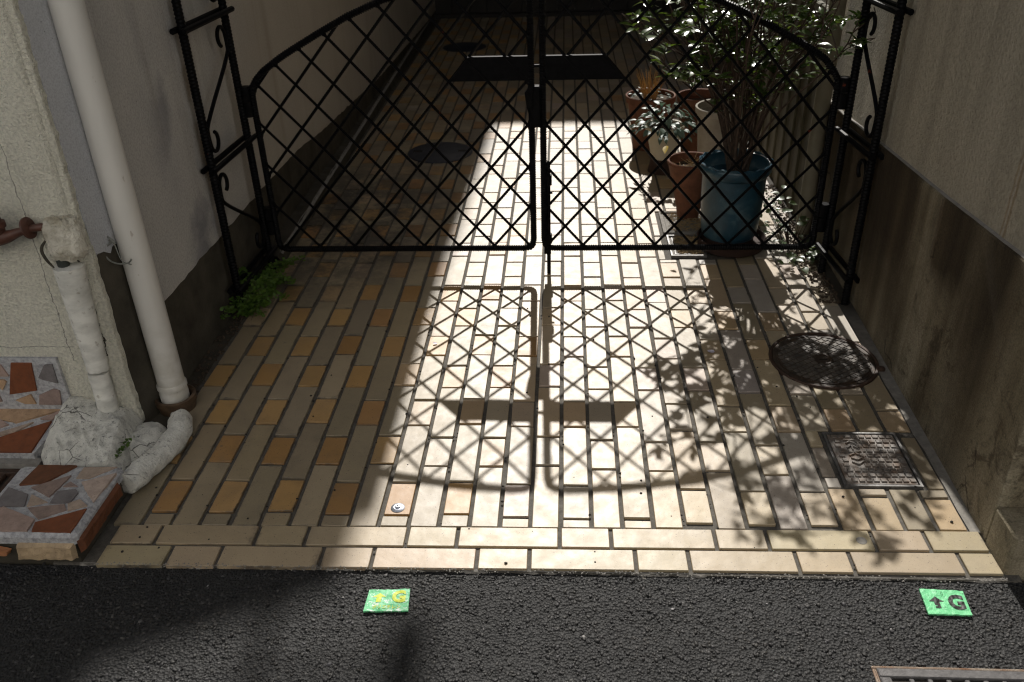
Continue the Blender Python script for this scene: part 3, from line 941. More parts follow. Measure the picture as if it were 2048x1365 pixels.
# the curb-like mortar ridge that curls from the pipe to the step
rg = MB()
pth = chaikin([(-0.992,0.178,0.028),(-0.958,0.155,0.032),(-0.938,0.095,0.032),(-0.944,0.02,0.03),(-0.962,-0.055,0.036),(-0.982,-0.13,0.04)], 3)
pth = resample(pth, 0.006)
n = 20; vs = []; fs = []
for i, p in enumerate(pth):
    t = (pth[min(i+1,len(pth)-1)] - pth[max(i-1,0)]).normalized()
    sd = Vector((t.y, -t.x, 0)).normalized()
    e = min(1, 0.25 + i/9)
    for k in range(n):
        a = 2*math.pi*k/n
        q_ = p + sd*math.cos(a)*0.034 + Vector((0,0,1))*math.sin(a)*0.034
        rr = 0.031*e*(1 + 0.16*mnoise.noise(q_*30) + 0.10*(0.35-abs(mnoise.noise(q_*40+Vector((4,2,1))))) + 0.05*mnoise.noise(q_*150))
        vs.append(p + Vector((0,0,-0.006)) + sd*math.cos(a)*rr*1.0 + Vector((0,0,1))*math.sin(a)*rr*0.92)
for i in range(len(pth)-1):
    for k in range(n):
        l = (k+1) % n
        fs.append((i*n+k, i*n+l, (i+1)*n+l, (i+1)*n+k))
fs += [tuple(range(n)), tuple((len(pth)-1)*n+k for k in range(n))]
rg.add(vs, fs)
# the filled lump between ridge and fillet
def lump(u, v):
    a = 2*math.pi*u; r = 0.066*v
    x = -1.026 + r*math.cos(a)*1.0; y = 0.045 + r*math.sin(a)*1.6
    z = 0.050*math.sqrt(max(0,1-v*v)) + 0.014*(0.3-abs(nz(x*26,y*26,1))) + 0.003*nz(x*90,y*90,3) + 0.0015*nz(x*200,y*200,7)
    return (x, y, z)
rg.grid(lump, 40, 14)
ridge = rg.build('mortar_ridge', M_MORTAR, None, smooth=True)
tag(ridge, 'lumpy white mortar ridge curling from downpipe to stone clad step', 'mortar')
mb = MB()
for i in range(70):
    t = i/69.0
    p = Vector((-1.012 - 0.012*t + rnd.uniform(-0.008,0.008), -0.005 - 0.075*t + rnd.uniform(-0.006,0.006), 0.068 + 0.012*(1-t) + rnd.uniform(0,0.006)))
    r = rnd.uniform(0.003,0.007)
    q = Vector((rnd.uniform(-1,1),rnd.uniform(-1,1),rnd.uniform(0.2,1))).normalized(); w = q.orthogonal().normalized(); w2 = q.cross(w)
    mb.add([p-w*r, p-w2*r*0.7, p+w*r, p+w2*r*0.7], [(0,1,2,3)])
wd = thing('weed', (-1.018,-0.04,0.06), 'tiny green weed growing in the crack of white mortar', 'weed')
mb.build('foliage', M_FERN, wd, fix=False)['kind'] = 'stuff'

# ------------------------------------------------------------------ stone clad step
st = thing('step', (-1.1,-0.24,0), 'low step clad with irregular brown and pink stones beside road', 'step')
mb = MB()
def blockpt(x, y, z): return (x, y, z)
mb.bbox(-1.24, -0.984, -0.352, -0.112, 0.052, 0.0785, 0.008)
mb.build('mortar_bed', M_JOINT, st)
mb = MB(); mb.box(-1.24, -0.995, -0.346, -0.112, -0.03, 0.052); mb.build('block', M_DADO, st)
TOP={
 'darkbrown': [(-1.19,-0.119),(-1.095,-0.119),(-1.141,-0.182),(-1.199,-0.191)],
 'strip': [(-1.076,-0.123),(-0.996,-0.12),(-1.045,-0.164),(-1.076,-0.163)],
 'light3': [(-1.056,-0.177),(-1.042,-0.171),(-0.975-0.012,-0.142),(-0.993,-0.247),(-1.022,-0.217),(-1.038,-0.199)],
 'brown4': [(-1.166,-0.199),(-1.092,-0.154),(-1.098,-0.193),(-1.106,-0.231)],
 'mauve5': [(-1.092,-0.194),(-1.082,-0.176),(-1.058,-0.192)],
 'grey6': [(-1.093,-0.251),(-1.096,-0.211),(-1.056,-0.203),(-1.044,-0.215),(-1.047,-0.244),(-1.059,-0.25)],
 'grey7': [(-1.22,-0.2),(-1.16,-0.223),(-1.147,-0.263),(-1.22,-0.266)],
 'strip8': [(-1.151,-0.223),(-1.1,-0.248),(-1.141,-0.263)],
 'brown9': [(-1.137,-0.268),(-1.057,-0.254),(-1.043,-0.273),(-1.092,-0.304)],
 'strip10': [(-1.05,-0.252),(-1.029,-0.238),(-1.002,-0.258),(-1.039,-0.276)],
 'pink11': [(-1.235,-0.291),(-1.192,-0.267),(-1.099,-0.306),(-1.096,-0.342),(-1.235,-0.345)],
 'rust12': [(-1.093,-0.314),(-0.998,-0.267),(-0.997,-0.344),(-1.086,-0.343)],
}
def chipped(poly, n=6, amp=0.0013):
    q = []
    for a, b in zip(poly, poly[1:]+poly[:1]):
        for i in range(n):
            t = i/n; x = a[0]+(b[0]-a[0])*t; y = a[1]+(b[1]-a[1])*t
            k_ = amp*(1.0 if i else 0.6)
            q.append((x + k_*nz(x*130, y*130, 1), y + k_*nz(x*130, y*130, 6)))
    return q
for k, poly in TOP.items():
    poly = chipped(poly)
    mb = MB(); zt = 0.0825 + rnd.uniform(-0.0013, 0.0018)
    mb.prism(poly, lambda p: (p[0], p[1], 0.075), lambda p: (p[0], p[1], zt))
    o = mb.build('stone', M_STONE, st); o.color = scol(k)
def rough_slab(name, corners, thick_dir, thick, colr, nu=24, nv=8, amp=0.003):
    a, b, c_, d = [Vector(q) for q in corners]; td = Vector(thick_dir)
    mb = MB()
    def fr(u, v):
        p = a.lerp(b, u).lerp(d.lerp(c_, u), v)
        e = min(u, 1-u, v, 1-v)
        k = thick*(1 if e > 0.001 else 0.0)
        return tuple(p + td*(k + (amp*nz(p.x*70, p.y*70, p.z*70) if e > 0.001 else 0)))
    mb.grid(fr, nu, nv)
    o = mb.build(name, M_STONE, st, smooth=False); o.color = colr
    return o
rough_slab('stone', [(-0.988,-0.348,0.024),(-0.986,-0.160,0.030),(-0.984,-0.155,0.063),(-0.988,-0.348,0.064)], (1,0,0), 0.011, (0.13,0.045,0.018,1), amp=0.004)
rough_slab('stone', [(-1.133,-0.350,0.008),(-0.997,-0.350,0.010),(-0.992,-0.350,0.057),(-1.124,-0.350,0.057)], (0,-1,0), 0.012, (0.42,0.31,0.19,1), amp=0.004)
rough_slab('stone', [(-1.22,-0.350,0.008),(-1.150,-0.350,0.022),(-1.142,-0.350,0.036),(-1.22,-0.350,0.058)], (0,-1,0), 0.010, (0.33,0.14,0.06,1), amp=0.004)

# rusty brown drain grate beside the step
dg = thing('drain_grate', (-1.34,-0.1,0), 'rusty brown drain grate behind the stone clad step', 'grate')
mb = MB(); mb.box(-1.6,-1.25,-0.345,-0.032,-0.03,-0.0125); mb.build('pit', M_GRIT, dg)
for i in range(12):
    mb = MB(); x = -1.585 + i*0.029
    mb.bbox(x, x+0.012, -0.34, -0.052, -0.012, 0.0, 0.002); mb.build('bar', M_RUSTRIM, dg)
for y in (-0.046, -0.2):
    mb = MB(); mb.bbox(-1.6, -1.252, y-0.006, y+0.012, -0.012, 0.002, 0.002); mb.build('crossbar', M_RUSTRIM, dg)

# ------------------------------------------------------------------ downpipe, tap, lagged pipe
dp = thing('downpipe', (-1.011,0.25,0.03), 'white plastic rainwater downpipe on the left grey wall', 'pipe')
mb = MB(); mb.lathe([(0.0365,0.075),(0.0365,2.0),(0.0365,4.6)], (-1.011,0.25,0), 40); mb.build('pipe', M_PVC, dp, smooth=True)
mb = MB(); mb.lathe([(0.034,0.028),(0.0385,0.030),(0.0390,0.052),(0.0375,0.055),(0.0375,0.066),(0.0405,0.068),(0.0405,0.078),(0.0367,0.083)], (-1.011,0.25,0), 40, wob=0.01); mb.build('collar', M_PVC, dp, smooth=True)
mb = MB(); mb.lathe([(0.034,0.0),(0.050,0.0),(0.052,0.02),(0.056,0.022),(0.056,0.040),(0.051,0.043),(0.046,0.040),(0.044,0.012),(0.0,0.012)], (-1.008,0.247,0), 40, wob=0.03); mb.build('socket', M_CLAY, dp, smooth=True)
# twisted wire tie
mb = MB()
mb.tube(chaikin([(-1.048,0.262,0.575),(-1.062,0.235,0.560),(-1.056,0.212,0.540),(-1.038,0.209,0.528),(-1.036,0.208,0.526)], 3), 0.0022, 6)
mb.tube(chaikin([(-1.038,0.208,0.526),(-1.062,0.200,0.505),(-1.058,0.196,0.480),(-1.030,0.190,0.470),(-1.000,0.188,0.474),(-0.990,0.186,0.486)], 3), 0.0022, 6)
mb.tube(chaikin([(-1.036,0.208,0.526),(-1.032,0.206,0.500),(-1.022,0.195,0.474),(-0.996,0.190,0.470)], 3), 0.0016, 6)
mb.tube([(-1.043,0.207,0.531),(-1.031,0.206,0.520)], 0.0045, 6)
w = mb.build('wire_tie', M_WIRE, None, smooth=True); tag(w, 'twisted grey wire tie looped around the white downpipe', 'wire')

tp = thing('tap', (-1.15,0.1,0.6), 'old brown garden tap on the cream stucco wall', 'tap')
def lag_r(z): return 0.0
mb = MB()
mb.tube(chaikin([(-1.128,0.112,0.606),(-1.165,0.108,0.603),(-1.20,0.104,0.594),(-1.232,0.102,0.582),(-1.27,0.10,0.580),(-1.30,0.10,0.570),(-1.318,0.10,0.54)], 2), [0.010,0.0095,0.009,0.0095,0.012,0.016,0.019,0.018,0.015,0.013,0.012], 16)
mb.build('body', M_COPPER, tp, smooth=True)
mb = MB()
mb.tube([(-1.166,0.108,0.605),(-1.170,0.108,0.6045),(-1.174,0.108,0.603),(-1.1755,0.108,0.603)], [0.018,0.026,0.026,0.020], 24); mb.build('flange', M_COPPER, tp, smooth=True)
mb = MB()
mb.lathe([(0.012,0.57),(0.016,0.60),(0.0165,0.606),(0.021,0.609),(0.021,0.622),(0.015,0.625),(0.0145,0.63)], (-1.243,0.101,0), 20); mb.build('bonnet', M_COPPER, tp, smooth=True)
mb = MB()
mb.lathe([(0.0,0.63),(0.0145,0.63),(0.015,0.65),(0.0145,0.657),(0.012,0.659),(0.0,0.659)], (-1.243,0.101,0), 20); mb.build('handle', M_DARKRUBBER, tp, smooth=True)

lp = thing('lagged_pipe', (-1.11,0.1,0), 'tape wrapped water pipe with cracked white lagging below tap', 'pipe')
def wrapped(z0, z1, cx0, cx1, cy, r0, r1, seed, mat, wr=0.03):
    mb = MB(); n = 26; m_ = 70; vs = []; fs = []
    for i in range(m_+1):
        t = i/m_; z = z0 + (z1-z0)*t
        cx = cx0 + (cx1-cx0)*t
        for k in range(n):
            a = 2*math.pi*k/n
            saw = ((z*38 + k/n) % 1.0)
            rr = (r0+(r1-r0)*t) * (1 + 0.05*mnoise.noise(Vector((math.cos(a)*1.2, math.sin(a)*1.2, z*18+seed))) + wr*(saw-0.5))
            zz = z + (0.006*mnoise.noise(Vector((math.cos(a)*2, math.sin(a)*2, seed))) if i in (0, m_) else 0)
            vs.append((cx+rr*math.cos(a), cy+rr*math.sin(a)*0.9, zz))
    for i in range(m_):
        for k in range(n):
            l = (k+1) % n
            fs.append((i*n+k, i*n+l, (i+1)*n+l, (i+1)*n+k))
    fs += [tuple(range(n)), tuple(m_*n+k for k in range(n))]
    mb.add(vs, fs)
    return mb.build('wrapping', mat, lp, smooth=True)
wrapped(0.212, 0.505, -1.1165, -1.108, 0.112, 0.0275, 0.036, 1.7, M_TAPE, 0.012)
wrapped(0.030, 0.205, -1.122, -1.118, 0.108, 0.0275, 0.0255, 4.2, M_TAPE, 0.03)
mb = MB()
def blob(u, v):
    a = 2*math.pi*u; b = math.pi*(v-0.5)
    d = Vector((math.cos(b)*math.cos(a), math.cos(b)*math.sin(a), math.sin(b)))
    pw = lambda q: math.copysign(abs(q)**0.62, q)
    d = Vector((pw(d.x), pw(d.y), pw(d.z)))
    k = 1 + 0.16*mnoise.noise(d*1.8+Vector((3,1,2))) + 0.07*mnoise.noise(d*6) + 0.03*mnoise.noise(d*16)
    return (-1.100 + d.x*0.043*k, 0.122 + d.y*0.032*k, 0.572 + d.z*0.055*k)
mb.grid(blob, 44, 30); mb.build('lagging', M_LAG, lp, smooth=True)
mb = MB(); mb.tube([(-1.120,0.112,0.0),(-1.118,0.112,0.6)], 0.014, 12); mb.build('inner_pipe', M_DARKRUBBER, lp, smooth=True)
mb = MB(); mb.tube(chaikin([(-1.136,0.10,0.575),(-1.152,0.095,0.555),(-1.143,0.09,0.530),(-1.128,0.088,0.510)],2), [0.002,0.004,0.0035,0.0015], 8); mb.build('torn_wrap', M_DADO, lp, smooth=True)

# ------------------------------------------------------------------ right wall
rw = thing('boundary_wall', (1.2,2.0,0), 'ivory textured wall over stained concrete base right of driveway', 'wall')
rpath = [(-0.235,1.000),(0.0,1.005),(0.4,1.012),(0.85,1.021),(1.6,1.026),(3.0,1.034),(6.67,1.05)]
rtop = [(-0.235,0.606),(-0.03,0.590),(0.35,0.560),(0.88,0.526),(1.3,0.50),(6.67,0.45)]
ys = [-0.235 + i*0.04 for i in range(173)]
mb = MB(); vs = []; fs = []
for y in ys:
    x = interp(y, rpath); z = interp(y, rtop) + 0.0015*nz(y*30, 3)
    vs += [(x, y, -0.04), (x, y, z-0.004), (x+0.004, y, z), (x+0.05, y, z), (x+0.05, y, -0.04)]
for i in range(len(ys)-1):
    a, b = i*5, (i+1)*5
    for k in range(4): fs.append((a+k, b+k, b+k+1, a+k+1))
fs += [(0,1,2,3,4)]
mb.add(vs, fs); mb.build('concrete_base', M_CONC, rw)
mb = MB(); vs = []; fs = []
for y in ys:
    x = interp(y, rpath) + 0.001; z = interp(y, rtop) + 0.0005 + 0.0015*nz(y*30, 3)
    w_ = 0.0035*nz(y*25, 4) + 0.0025*nz(y*80, 9)
    vs += [(x+0.002+max(0,w_), y, z), (x+0.014, y, z+0.0045)]
for i in range(len(ys)-1): fs.append((i*2, i*2+1, i*2+3, i*2+2))
mb.add(vs, fs); mb.build('ledge', M_STRIP, rw)
mb = MB(); vs = []; fs = []
for y in ys:
    x = interp(y, rpath) + 0.011; z = interp(y, rtop) - 0.002
    vs += [(x, y, z), (x, y, 6.5)]
for i in range(len(ys)-1): fs.append((i*2, i*2+1, i*2+3, i*2+2))
n0 = len(vs)
vs += [(3.5,-0.235,0.58),(3.5,-0.235,6.5),(3.5,6.67,6.5)]
fs += [(0, n0, n0+1, 1), (1, n0+1, n0+2, 2*(len(ys)-1)+1)]
mb.add(vs, fs); mb.build('ivory_render', M_IVORY, rw)
mb = MB(); mb.box(1.001, 3.5, -0.2365, -0.20, -0.04, 0.585); mb.build('front_face', M_CONC, rw)
mb = MB(); mb.prism([(0.70,0.4),(0.38,1.3),(0.38,6.3),(1.4,6.3),(1.4,0.4)], lambda p: (p[0],p[1],6.5), lambda p: (p[0],p[1],6.62)); mb.build('shade_eave', M_DARKWOOD, rw)  # added out of view to narrow the sky slot and deepen the shade
mb = MB(); mb.bbox(0.998, 3.5, -0.335, -0.238, -0.04, 0.098, 0.006); mb.build('footing', M_CONC, rw)

# ------------------------------------------------------------------ gate posts (ladder frames of reinforcing bar along the walls)
def scroll(mb, x_a, y_a, x_b, y_b, zlo, zhi):
    """S of round bar between two uprights: curl under the top bar at upright a, diagonal, curl over the lower bar at upright b"""
    w = math.hypot(y_b-y_a, x_b-x_a)
    def P(d, z): return Vector((x_a+(x_b-x_a)*d/w, y_a+(y_b-y_a)*d/w, z))
    def half(flip):
        q = []
        R = 0.034
        cx, cz = 0.024+R, -0.060
        for i in range(15):                                       # small inner end, over the top, down beside the upright
            a = -1.1 + (math.pi+1.1)*i/14
            r = R*(0.62 + 0.38*i/14)
            q.append((cx + r*math.cos(a), cz + 1.15*r*math.sin(a)))
        q += [(0.0225, -0.085), (0.0245, -0.112)]
        return q
    up = [P(d, zhi+z) for d, z in half(False)]
    dn = [P(w-d, zlo-z) for d, z in half(True)]
    pts = up + list(reversed(dn))
    mb.tube(resample(chaikin(pts, 2), 0.006), 0.0062, 7)

def make_post(name, label, a, b, hinge_x):
    """a: the upright that carries the leaf, b: the upright nearer the street"""
    t = thing(name, (a[0], (a[1]+b[1])/2, 0), label, 'gate post', 'iron posts of the gate')
    for q in (a, b):
        mb = MB(); rebar(mb, [(q[0], q[1], -0.03), (q[0], q[1], 1.35)], 0.0118, 0.0105, 10, 0.17); mb.build('upright', M_IRON, t, smooth=True)
    for z in (0.095, 0.505, 0.912, 1.32):
        for dx in (-0.0115, 0.0115):
            d = (Vector((b[0],b[1],0)) - Vector((a[0],a[1],0))).normalized()
            sd = Vector((d.y, -d.x, 0)) * (0.0165 if dx > 0 else -0.0165)
            p0 = Vector((a[0],a[1],z)) - d*0.03 + sd; p1 = Vector((b[0],b[1],z)) + d*0.03 + sd
            mb = MB(); rebar(mb, [p0, p1], 0.0080, 0.0075, 8, 0.15); mb.build('crossbar', M_IRON, t, smooth=True)
    for (zlo, zhi, p, q) in ((0.912, 1.32, b, a), (0.505, 0.912, a, b), (0.095, 0.505, b, a)):
        mb = MB(); scroll(mb, p[0], p[1], q[0], q[1], zlo+0.012, zhi-0.012); mb.build('scroll', M_IRON, t, smooth=True)
    for zc in (0.605, 0.185):
        mb = MB()
        mb.lathe([(0.0,-0.026),(0.0165,-0.026),(0.0165,0.024),(0.0,0.024)], (hinge_x, a[1], zc), 18)
        mb.box(min(hinge_x, a[0]), max(hinge_x, a[0]), a[1]-0.006, a[1]+0.006, zc-0.02, zc+0.018)
        mb.build('hinge_barrel', M_IRON, t, smooth=True)
    return t
make_post('gate_post', 'black iron ladder post with scrolls fixed against the grey left wall', (-0.985,1.09), (-1.000,0.79), -0.963)
make_post('gate_post', 'black iron ladder post with scrolls fixed against the stained right wall', (0.978,1.09), (0.997,0.86), 0.950)

# ------------------------------------------------------------------ gate leaves
GY = 1.09
def arch(x):
    ax = abs(x)
    return interp(ax, [(0.0,1.0),(0.10,0.997),(0.2,0.990),(0.35,0.967),(0.48,0.934),(0.60,0.886),(0.70,0.836),(0.80,0.783),(0.84,0.76),(0.93,0.70)])
def leaf_outline(sgn, x_in, x_out):
    zb = 0.098
    pts = [(x_in, zb+0.035), (x_in+sgn*0.004, zb+0.012), (x_in+sgn*0.014, zb+0.003), (x_in+sgn*0.035, zb)]
    pts += [(x_out-sgn*0.035, zb), (x_out-sgn*0.012, zb+0.004), (x_out-sgn*0.003, zb+0.014), (x_out, zb+0.035)]
    pts += [(x_out, 0.64), (x_out-sgn*0.004, 0.672), (x_out-sgn*0.022, 0.698)]
    n = 30
    for i in range(n+1):
        x = (x_out-sgn*0.05) + (x_in+sgn*0.05-(x_out-sgn*0.05))*i/n
        pts.append((x, arch(x)))
    pts += [(x_in+sgn*0.018, arch(0.03)-0.003), (x_in+sgn*0.004, arch(0.03)-0.014), (x_in, arch(0.03)-0.04)]
    return pts
def inside(p, poly):
    r = False; n = len(poly)
    for i in range(n):
        (x1,y1),(x2,y2) = poly[i], poly[(i+1) % n]
        if (y1 > p[1]) != (y2 > p[1]) and p[0] < (x2-x1)*(p[1]-y1)/(y2-y1)+x1: r = not r
    return r
def make_leaf(label, sgn, x_in, x_out, lat0, hinge_x):
    t = thing('gate', ((x_in+x_out)/2, GY, 0.09), label, 'gate', 'two leaves of the iron gate')
    poly = leaf_outline(sgn, x_in, x_out)
    mb = MB(); path = [(x, GY, z) for x, z in poly] + [(poly[0][0], GY, poly[0][1])]
    rebar(mb, path, 0.0094, 0.0080, 8, 0.28, closed=True); mb.build('frame', M_IRON, t, smooth=True)
    hx, hz, z0 = 0.0625, 0.0715, 0.109
    for d in (1, -1):
        for k in range(-34, 36):
            # rods run through the nodes (lat0 + i*hx, z0 + j*hz)
            p0 = (lat0 + sgn*0 + (2*k)*hx, z0)
            seg = []
            N = 900
            for i in range(N+1):
                s = -1.2 + 2.6*i/N
                q = (p0[0] + d*s*hx/hz, p0[1] + s)
                if inside(q, poly): seg.append(q)
            if len(seg) < 16: continue
            a, b = seg[0], seg[-1]
            oy = 0.0035*d
            mb = MB()
            L = math.hypot(b[0]-a[0], b[1]-a[1])
            pts = resample([(a[0],GY+oy,a[1]),(b[0],GY+oy,b[1])], 0.0045)
            mb.tube(pts, [0.0080 if i < 3 or i > len(pts)-4 else (0.0053 if i % 2 else 0.0044) for i in range(len(pts))], 6)
            mb.build('lattice_rod', M_IRON, t, smooth=True)
    # blank plate between the lattice nodes
    zt, zb_ = z0+9*hz+0.002, z0+8*hz+0.002
    mb = MB()
    xt, xb = lat0 + sgn*3*hx, lat0 + sgn*4*hx
    mb.prism([(x_in, zb_), (xb, zb_), (xt, zt), (x_in, zt)], lambda p: (p[0], GY-0.006, p[1]), lambda p: (p[0], GY+0.006, p[1]))
    mb.box(min(x_in,xt), max(x_in,xt), GY-0.008, GY+0.008, zt, zt+0.004)
    mb.build('plate', M_IRON, t)
    for zc in (0.655, 0.235):
        mb = MB()
        mb.lathe([(0.0,-0.022),(0.0165,-0.022),(0.0165,0.022),(0.0,0.022)], (hinge_x, GY, zc), 18)
        mb.box(min(hinge_x, x_out), max(hinge_x, x_out), GY-0.006, GY+0.006, zc-0.018, zc+0.016)
        mb.build('hinge_barrel', M_IRON, t, smooth=True)
    return t
lgate = make_leaf('left leaf of black iron lattice gate with arched top', -1, -0.0305, -0.943, -0.043, -0.963)
rgate = make_leaf('right leaf of black iron lattice gate with drop bolt', 1, 0.0065, 0.932, 0.0185, 0.950)
mb = MB(); mb.bbox(-0.040, 0.000, GY-0.018, GY+0.018, 0.535, 0.665, 0.004)
mb.box(-0.040, -0.026, GY-0.026, GY+0.02, 0.60, 0.672)
mb.add([(-0.040,GY-0.012,0.66),(-0.040,GY+0.012,0.66),(-0.052,GY+0.012,0.645),(-0.052,GY-0.012,0.645),(-0.040,GY-0.012,0.575),(-0.040,GY+0.012,0.575),(-0.046,GY+0.012,0.60),(-0.046,GY-0.012,0.60)],
       [(0,1,2,3),(3,2,6,7),(7,6,5,4),(0,3,7,4),(1,5,6,2)])
mb.box(-0.024, 0.012, GY-0.005, GY+0.005, 0.724, 0.731)
mb.build('latch', M_IRON, lgate)
mb = MB(); mb.tube([(0.022,GY,0.0),(0.022,GY,0.402),(0.022,GY,0.412),(0.022,GY,0.416)], [0.0068,0.0068,0.0055,0.002], 12)
mb.build('drop_bolt', M_IRON, rgate, smooth=True)
for z in (0.135, 0.35):
    mb = MB(); mb.lathe([(0.0075,-0.018),(0.0118,-0.018),(0.0118,0.018),(0.0075,0.018)], (0.022,GY,z), 14); mb.build('bolt_guide', M_IRON, rgate, smooth=True)
mb = MB(); mb.bbox(0.006,0.030,GY-0.012,GY+0.012,0.080,0.0985,0.002); mb.build('bolt_bracket', M_IRON, rgate)
mb = MB(); mb.bbox(0.022,0.036,GY-0.003,GY+0.003,0.30,0.307,0.001); mb.build('bolt_handle', M_IRON, rgate)

# ------------------------------------------------------------------ covers, stickers, survey marks
def disc(mb, c, r, z0, z1, n=48):
    mb.lathe([(0.0,z1),(r-0.002,z1),(r,z1-0.002),(r,z0)], (c[0],c[1],0), n)
mh = thing('manhole_cover', (0.838,0.505,0), 'rusty round manhole cover dappled by shrub shade near right wall', 'manhole cover')
mb = MB(); mb.lathe([(0.155,-0.006),(0.155,0.004),(0.153,0.006),(0.149,0.006),(0.146,0.004),(0.146,-0.01)], (0.838,0.505,0), 64, wob=0.004)
mb.bbox(0.980,1.000,0.448,0.466,-0.004,0.008,0.003)
mb.build('ring', M_RUSTRIM, mh, smooth=True)
mb = MB(); disc(mb, (0.838,0.505), 0.1455, -0.012, 0.0028, 64)
mb.build('lid', M_RUST, mh, smooth=True)
mb = MB()
R2 = Matrix.Rotation(0.6, 4, 'Z')
for i in range(-10, 11):
    for j in range(-10, 11):
        v = R2 @ Vector((i*0.0185 + (0.0092 if j % 2 else 0), j*0.0185, 0))
        if 0.03 < v.length < 0.128:
            M_ = Matrix.Translation((0.838+v.x, 0.505+v.y, 0)) @ R2
            mb.bbox(-0.0074,0.0074,-0.0074,0.0074,0.001,0.0050,0.001,M_)
mb.build('raised_grid', M_RUSTPAD, mh)
mb = MB()
mb.lathe([(0.0128+0.116,0.001),(0.0128+0.116,0.005),(0.133,0.005),(0.133,0.001)], (0.838,0.505,0), 64)
mb.lathe([(0.022,0.001),(0.022,0.0055),(0.027,0.0055),(0.027,0.001)], (0.838,0.505,0), 32)
mb.build('raised_ring', M_RUST, mh)
mb = MB(); mb.box(0.826,0.850,0.502,0.508,0.0,0.0032); mb.build('key_slot', M_GRIT, mh)

sq = thing('meter_cover', (0.835,0.047,0), 'small square rusty meter cover with raised grid in tiles', 'cover')
x0, x1, y0, y1 = 0.746, 0.930, -0.062, 0.152
mb = MB()
for (a,b,c_,d) in ((x0,x1,y0,y0+0.006),(x0,x1,y1-0.006,y1),(x0,x0+0.006,y0+0.006,y1-0.006),(x1-0.006,x1,y0+0.006,y1-0.006)):
    mb.box(a,b,c_,d,-0.02,0.0012)
mb.build('cover_frame', M_GALV, sq)
mb = MB(); mb.bbox(x0+0.0085,x1-0.0085,y0+0.0085,y1-0.0085,-0.02,-0.0006,0.0015); mb.build('lid', M_CAST, sq)
mb = MB()
for i in range(9):
    for j in range(10):
        if i in (1,2) and 3 <= j <= 8: continue
        px_ = x0+0.018 + i*0.0172 + (0.0 if j % 2 else 0.004); py = y0+0.016 + j*0.0192
        mb.bbox(px_, px_+0.0135, py, py+0.0125, -0.001, 0.0026, 0.0008)
mb.build('raised_grid', M_CAST, sq)
mb = MB()
def stroke(pts, w=0.0034):
    for a, b in zip(pts, pts[1:]):
        a = Vector((a[0],a[1],0)); b = Vector((b[0],b[1],0)); d = b-a
        M_ = Matrix.Translation((a+b)/2) @ Matrix.Rotation(math.atan2(d.y,d.x), 4, 'Z')
        mb.box(-d.length/2, d.length/2, -w/2, w/2, -0.001, 0.0032, M_)
ox = x0+0.043
for (pts) in ([(ox,0.118),(ox+0.03,0.118)], [(ox+0.004,0.104),(ox+0.015,0.112),(ox+0.027,0.103)], [(ox+0.002,0.085),(ox+0.015,0.097),(ox+0.028,0.085)], [(ox+0.015,0.097),(ox+0.015,0.078)],
              [(ox,0.072),(ox+0.03,0.055)], [(ox,0.055),(ox+0.03,0.072)], [(ox+0.002,0.046),(ox+0.015,0.038),(ox+0.028,0.046)], [(ox,0.030),(ox+0.013,0.020),(ox+0.03,0.034)], [(ox+0.034,0.125),(ox+0.034,0.015)]):
    stroke(pts)
mb.build('emblem', M_CAST, sq)

mh2 = thing('manhole_cover', (-0.54,2.444,0), 'dark blue black round cover on the shaded tiles behind gate', 'manhole cover')
mb = MB(); mb.lathe([(0.0,0.008),(0.13,0.008),(0.134,0.006),(0.150,0.006),(0.160,0.003),(0.161,-0.003)], (-0.54,2.444,0), 56); mb.build('lid', M_COVER, mh2, smooth=True)
for sx in (-1, 1):
    mb = MB(); mb.box(-0.54+sx*0.112-0.022, -0.54+sx*0.112+0.022, 2.432, 2.456, 0.006, 0.0088); mb.build('lift_slot', M_GRIT, mh2)
mh3 = thing('manhole_cover', (-0.66,4.85,0), 'small dark cover deep in the passage near far door', 'manhole cover')
mb = MB(); mb.lathe([(0.0,0.006),(0.15,0.006),(0.16,0.003),(0.161,-0.003)], (-0.66,4.85,0), 40); mb.build('lid', M_COVER, mh3, smooth=True)

# survey nail with bright washer, and a dull disc
b1 = thing('survey_nail', (-0.315,-0.161,0), 'bright steel survey nail with washer in a sunlit tile', 'survey nail')
mb = MB(); mb.lathe([(0.0168,-0.001),(0.0165,0.0012),(0.010,0.0042),(0.009,0.0042),(0.0,0.004)], (-0.315,-0.161,0), 32); mb.build('washer', M_BOLT, b1, smooth=True)
mb = MB(); mb.lathe([(0.0065,0.003),(0.0062,0.0068),(0.0045,0.0075),(0.0025,0.0075),(0.002,0.0055),(0.0,0.0055)], (-0.315,-0.161,0), 24); mb.build('nail_head', M_BOLT, b1, smooth=True)
mb = MB(); mb.lathe([(0.0,0.00605),(0.0019,0.00605)], (-0.315,-0.161,0), 12); mb.build('punch_mark', M_GRIT, b1)
mb = MB(); mb.lathe([(0.0118,-0.001),(0.0115,0.0006),(0.0108,0.0009),(0.0,0.0011)], (0.732,-0.246,0), 28)
tag(mb.build('survey_disc', M_STRIP, None, smooth=True), 'dull grey survey disc set in a shaded border tile', 'survey disc')

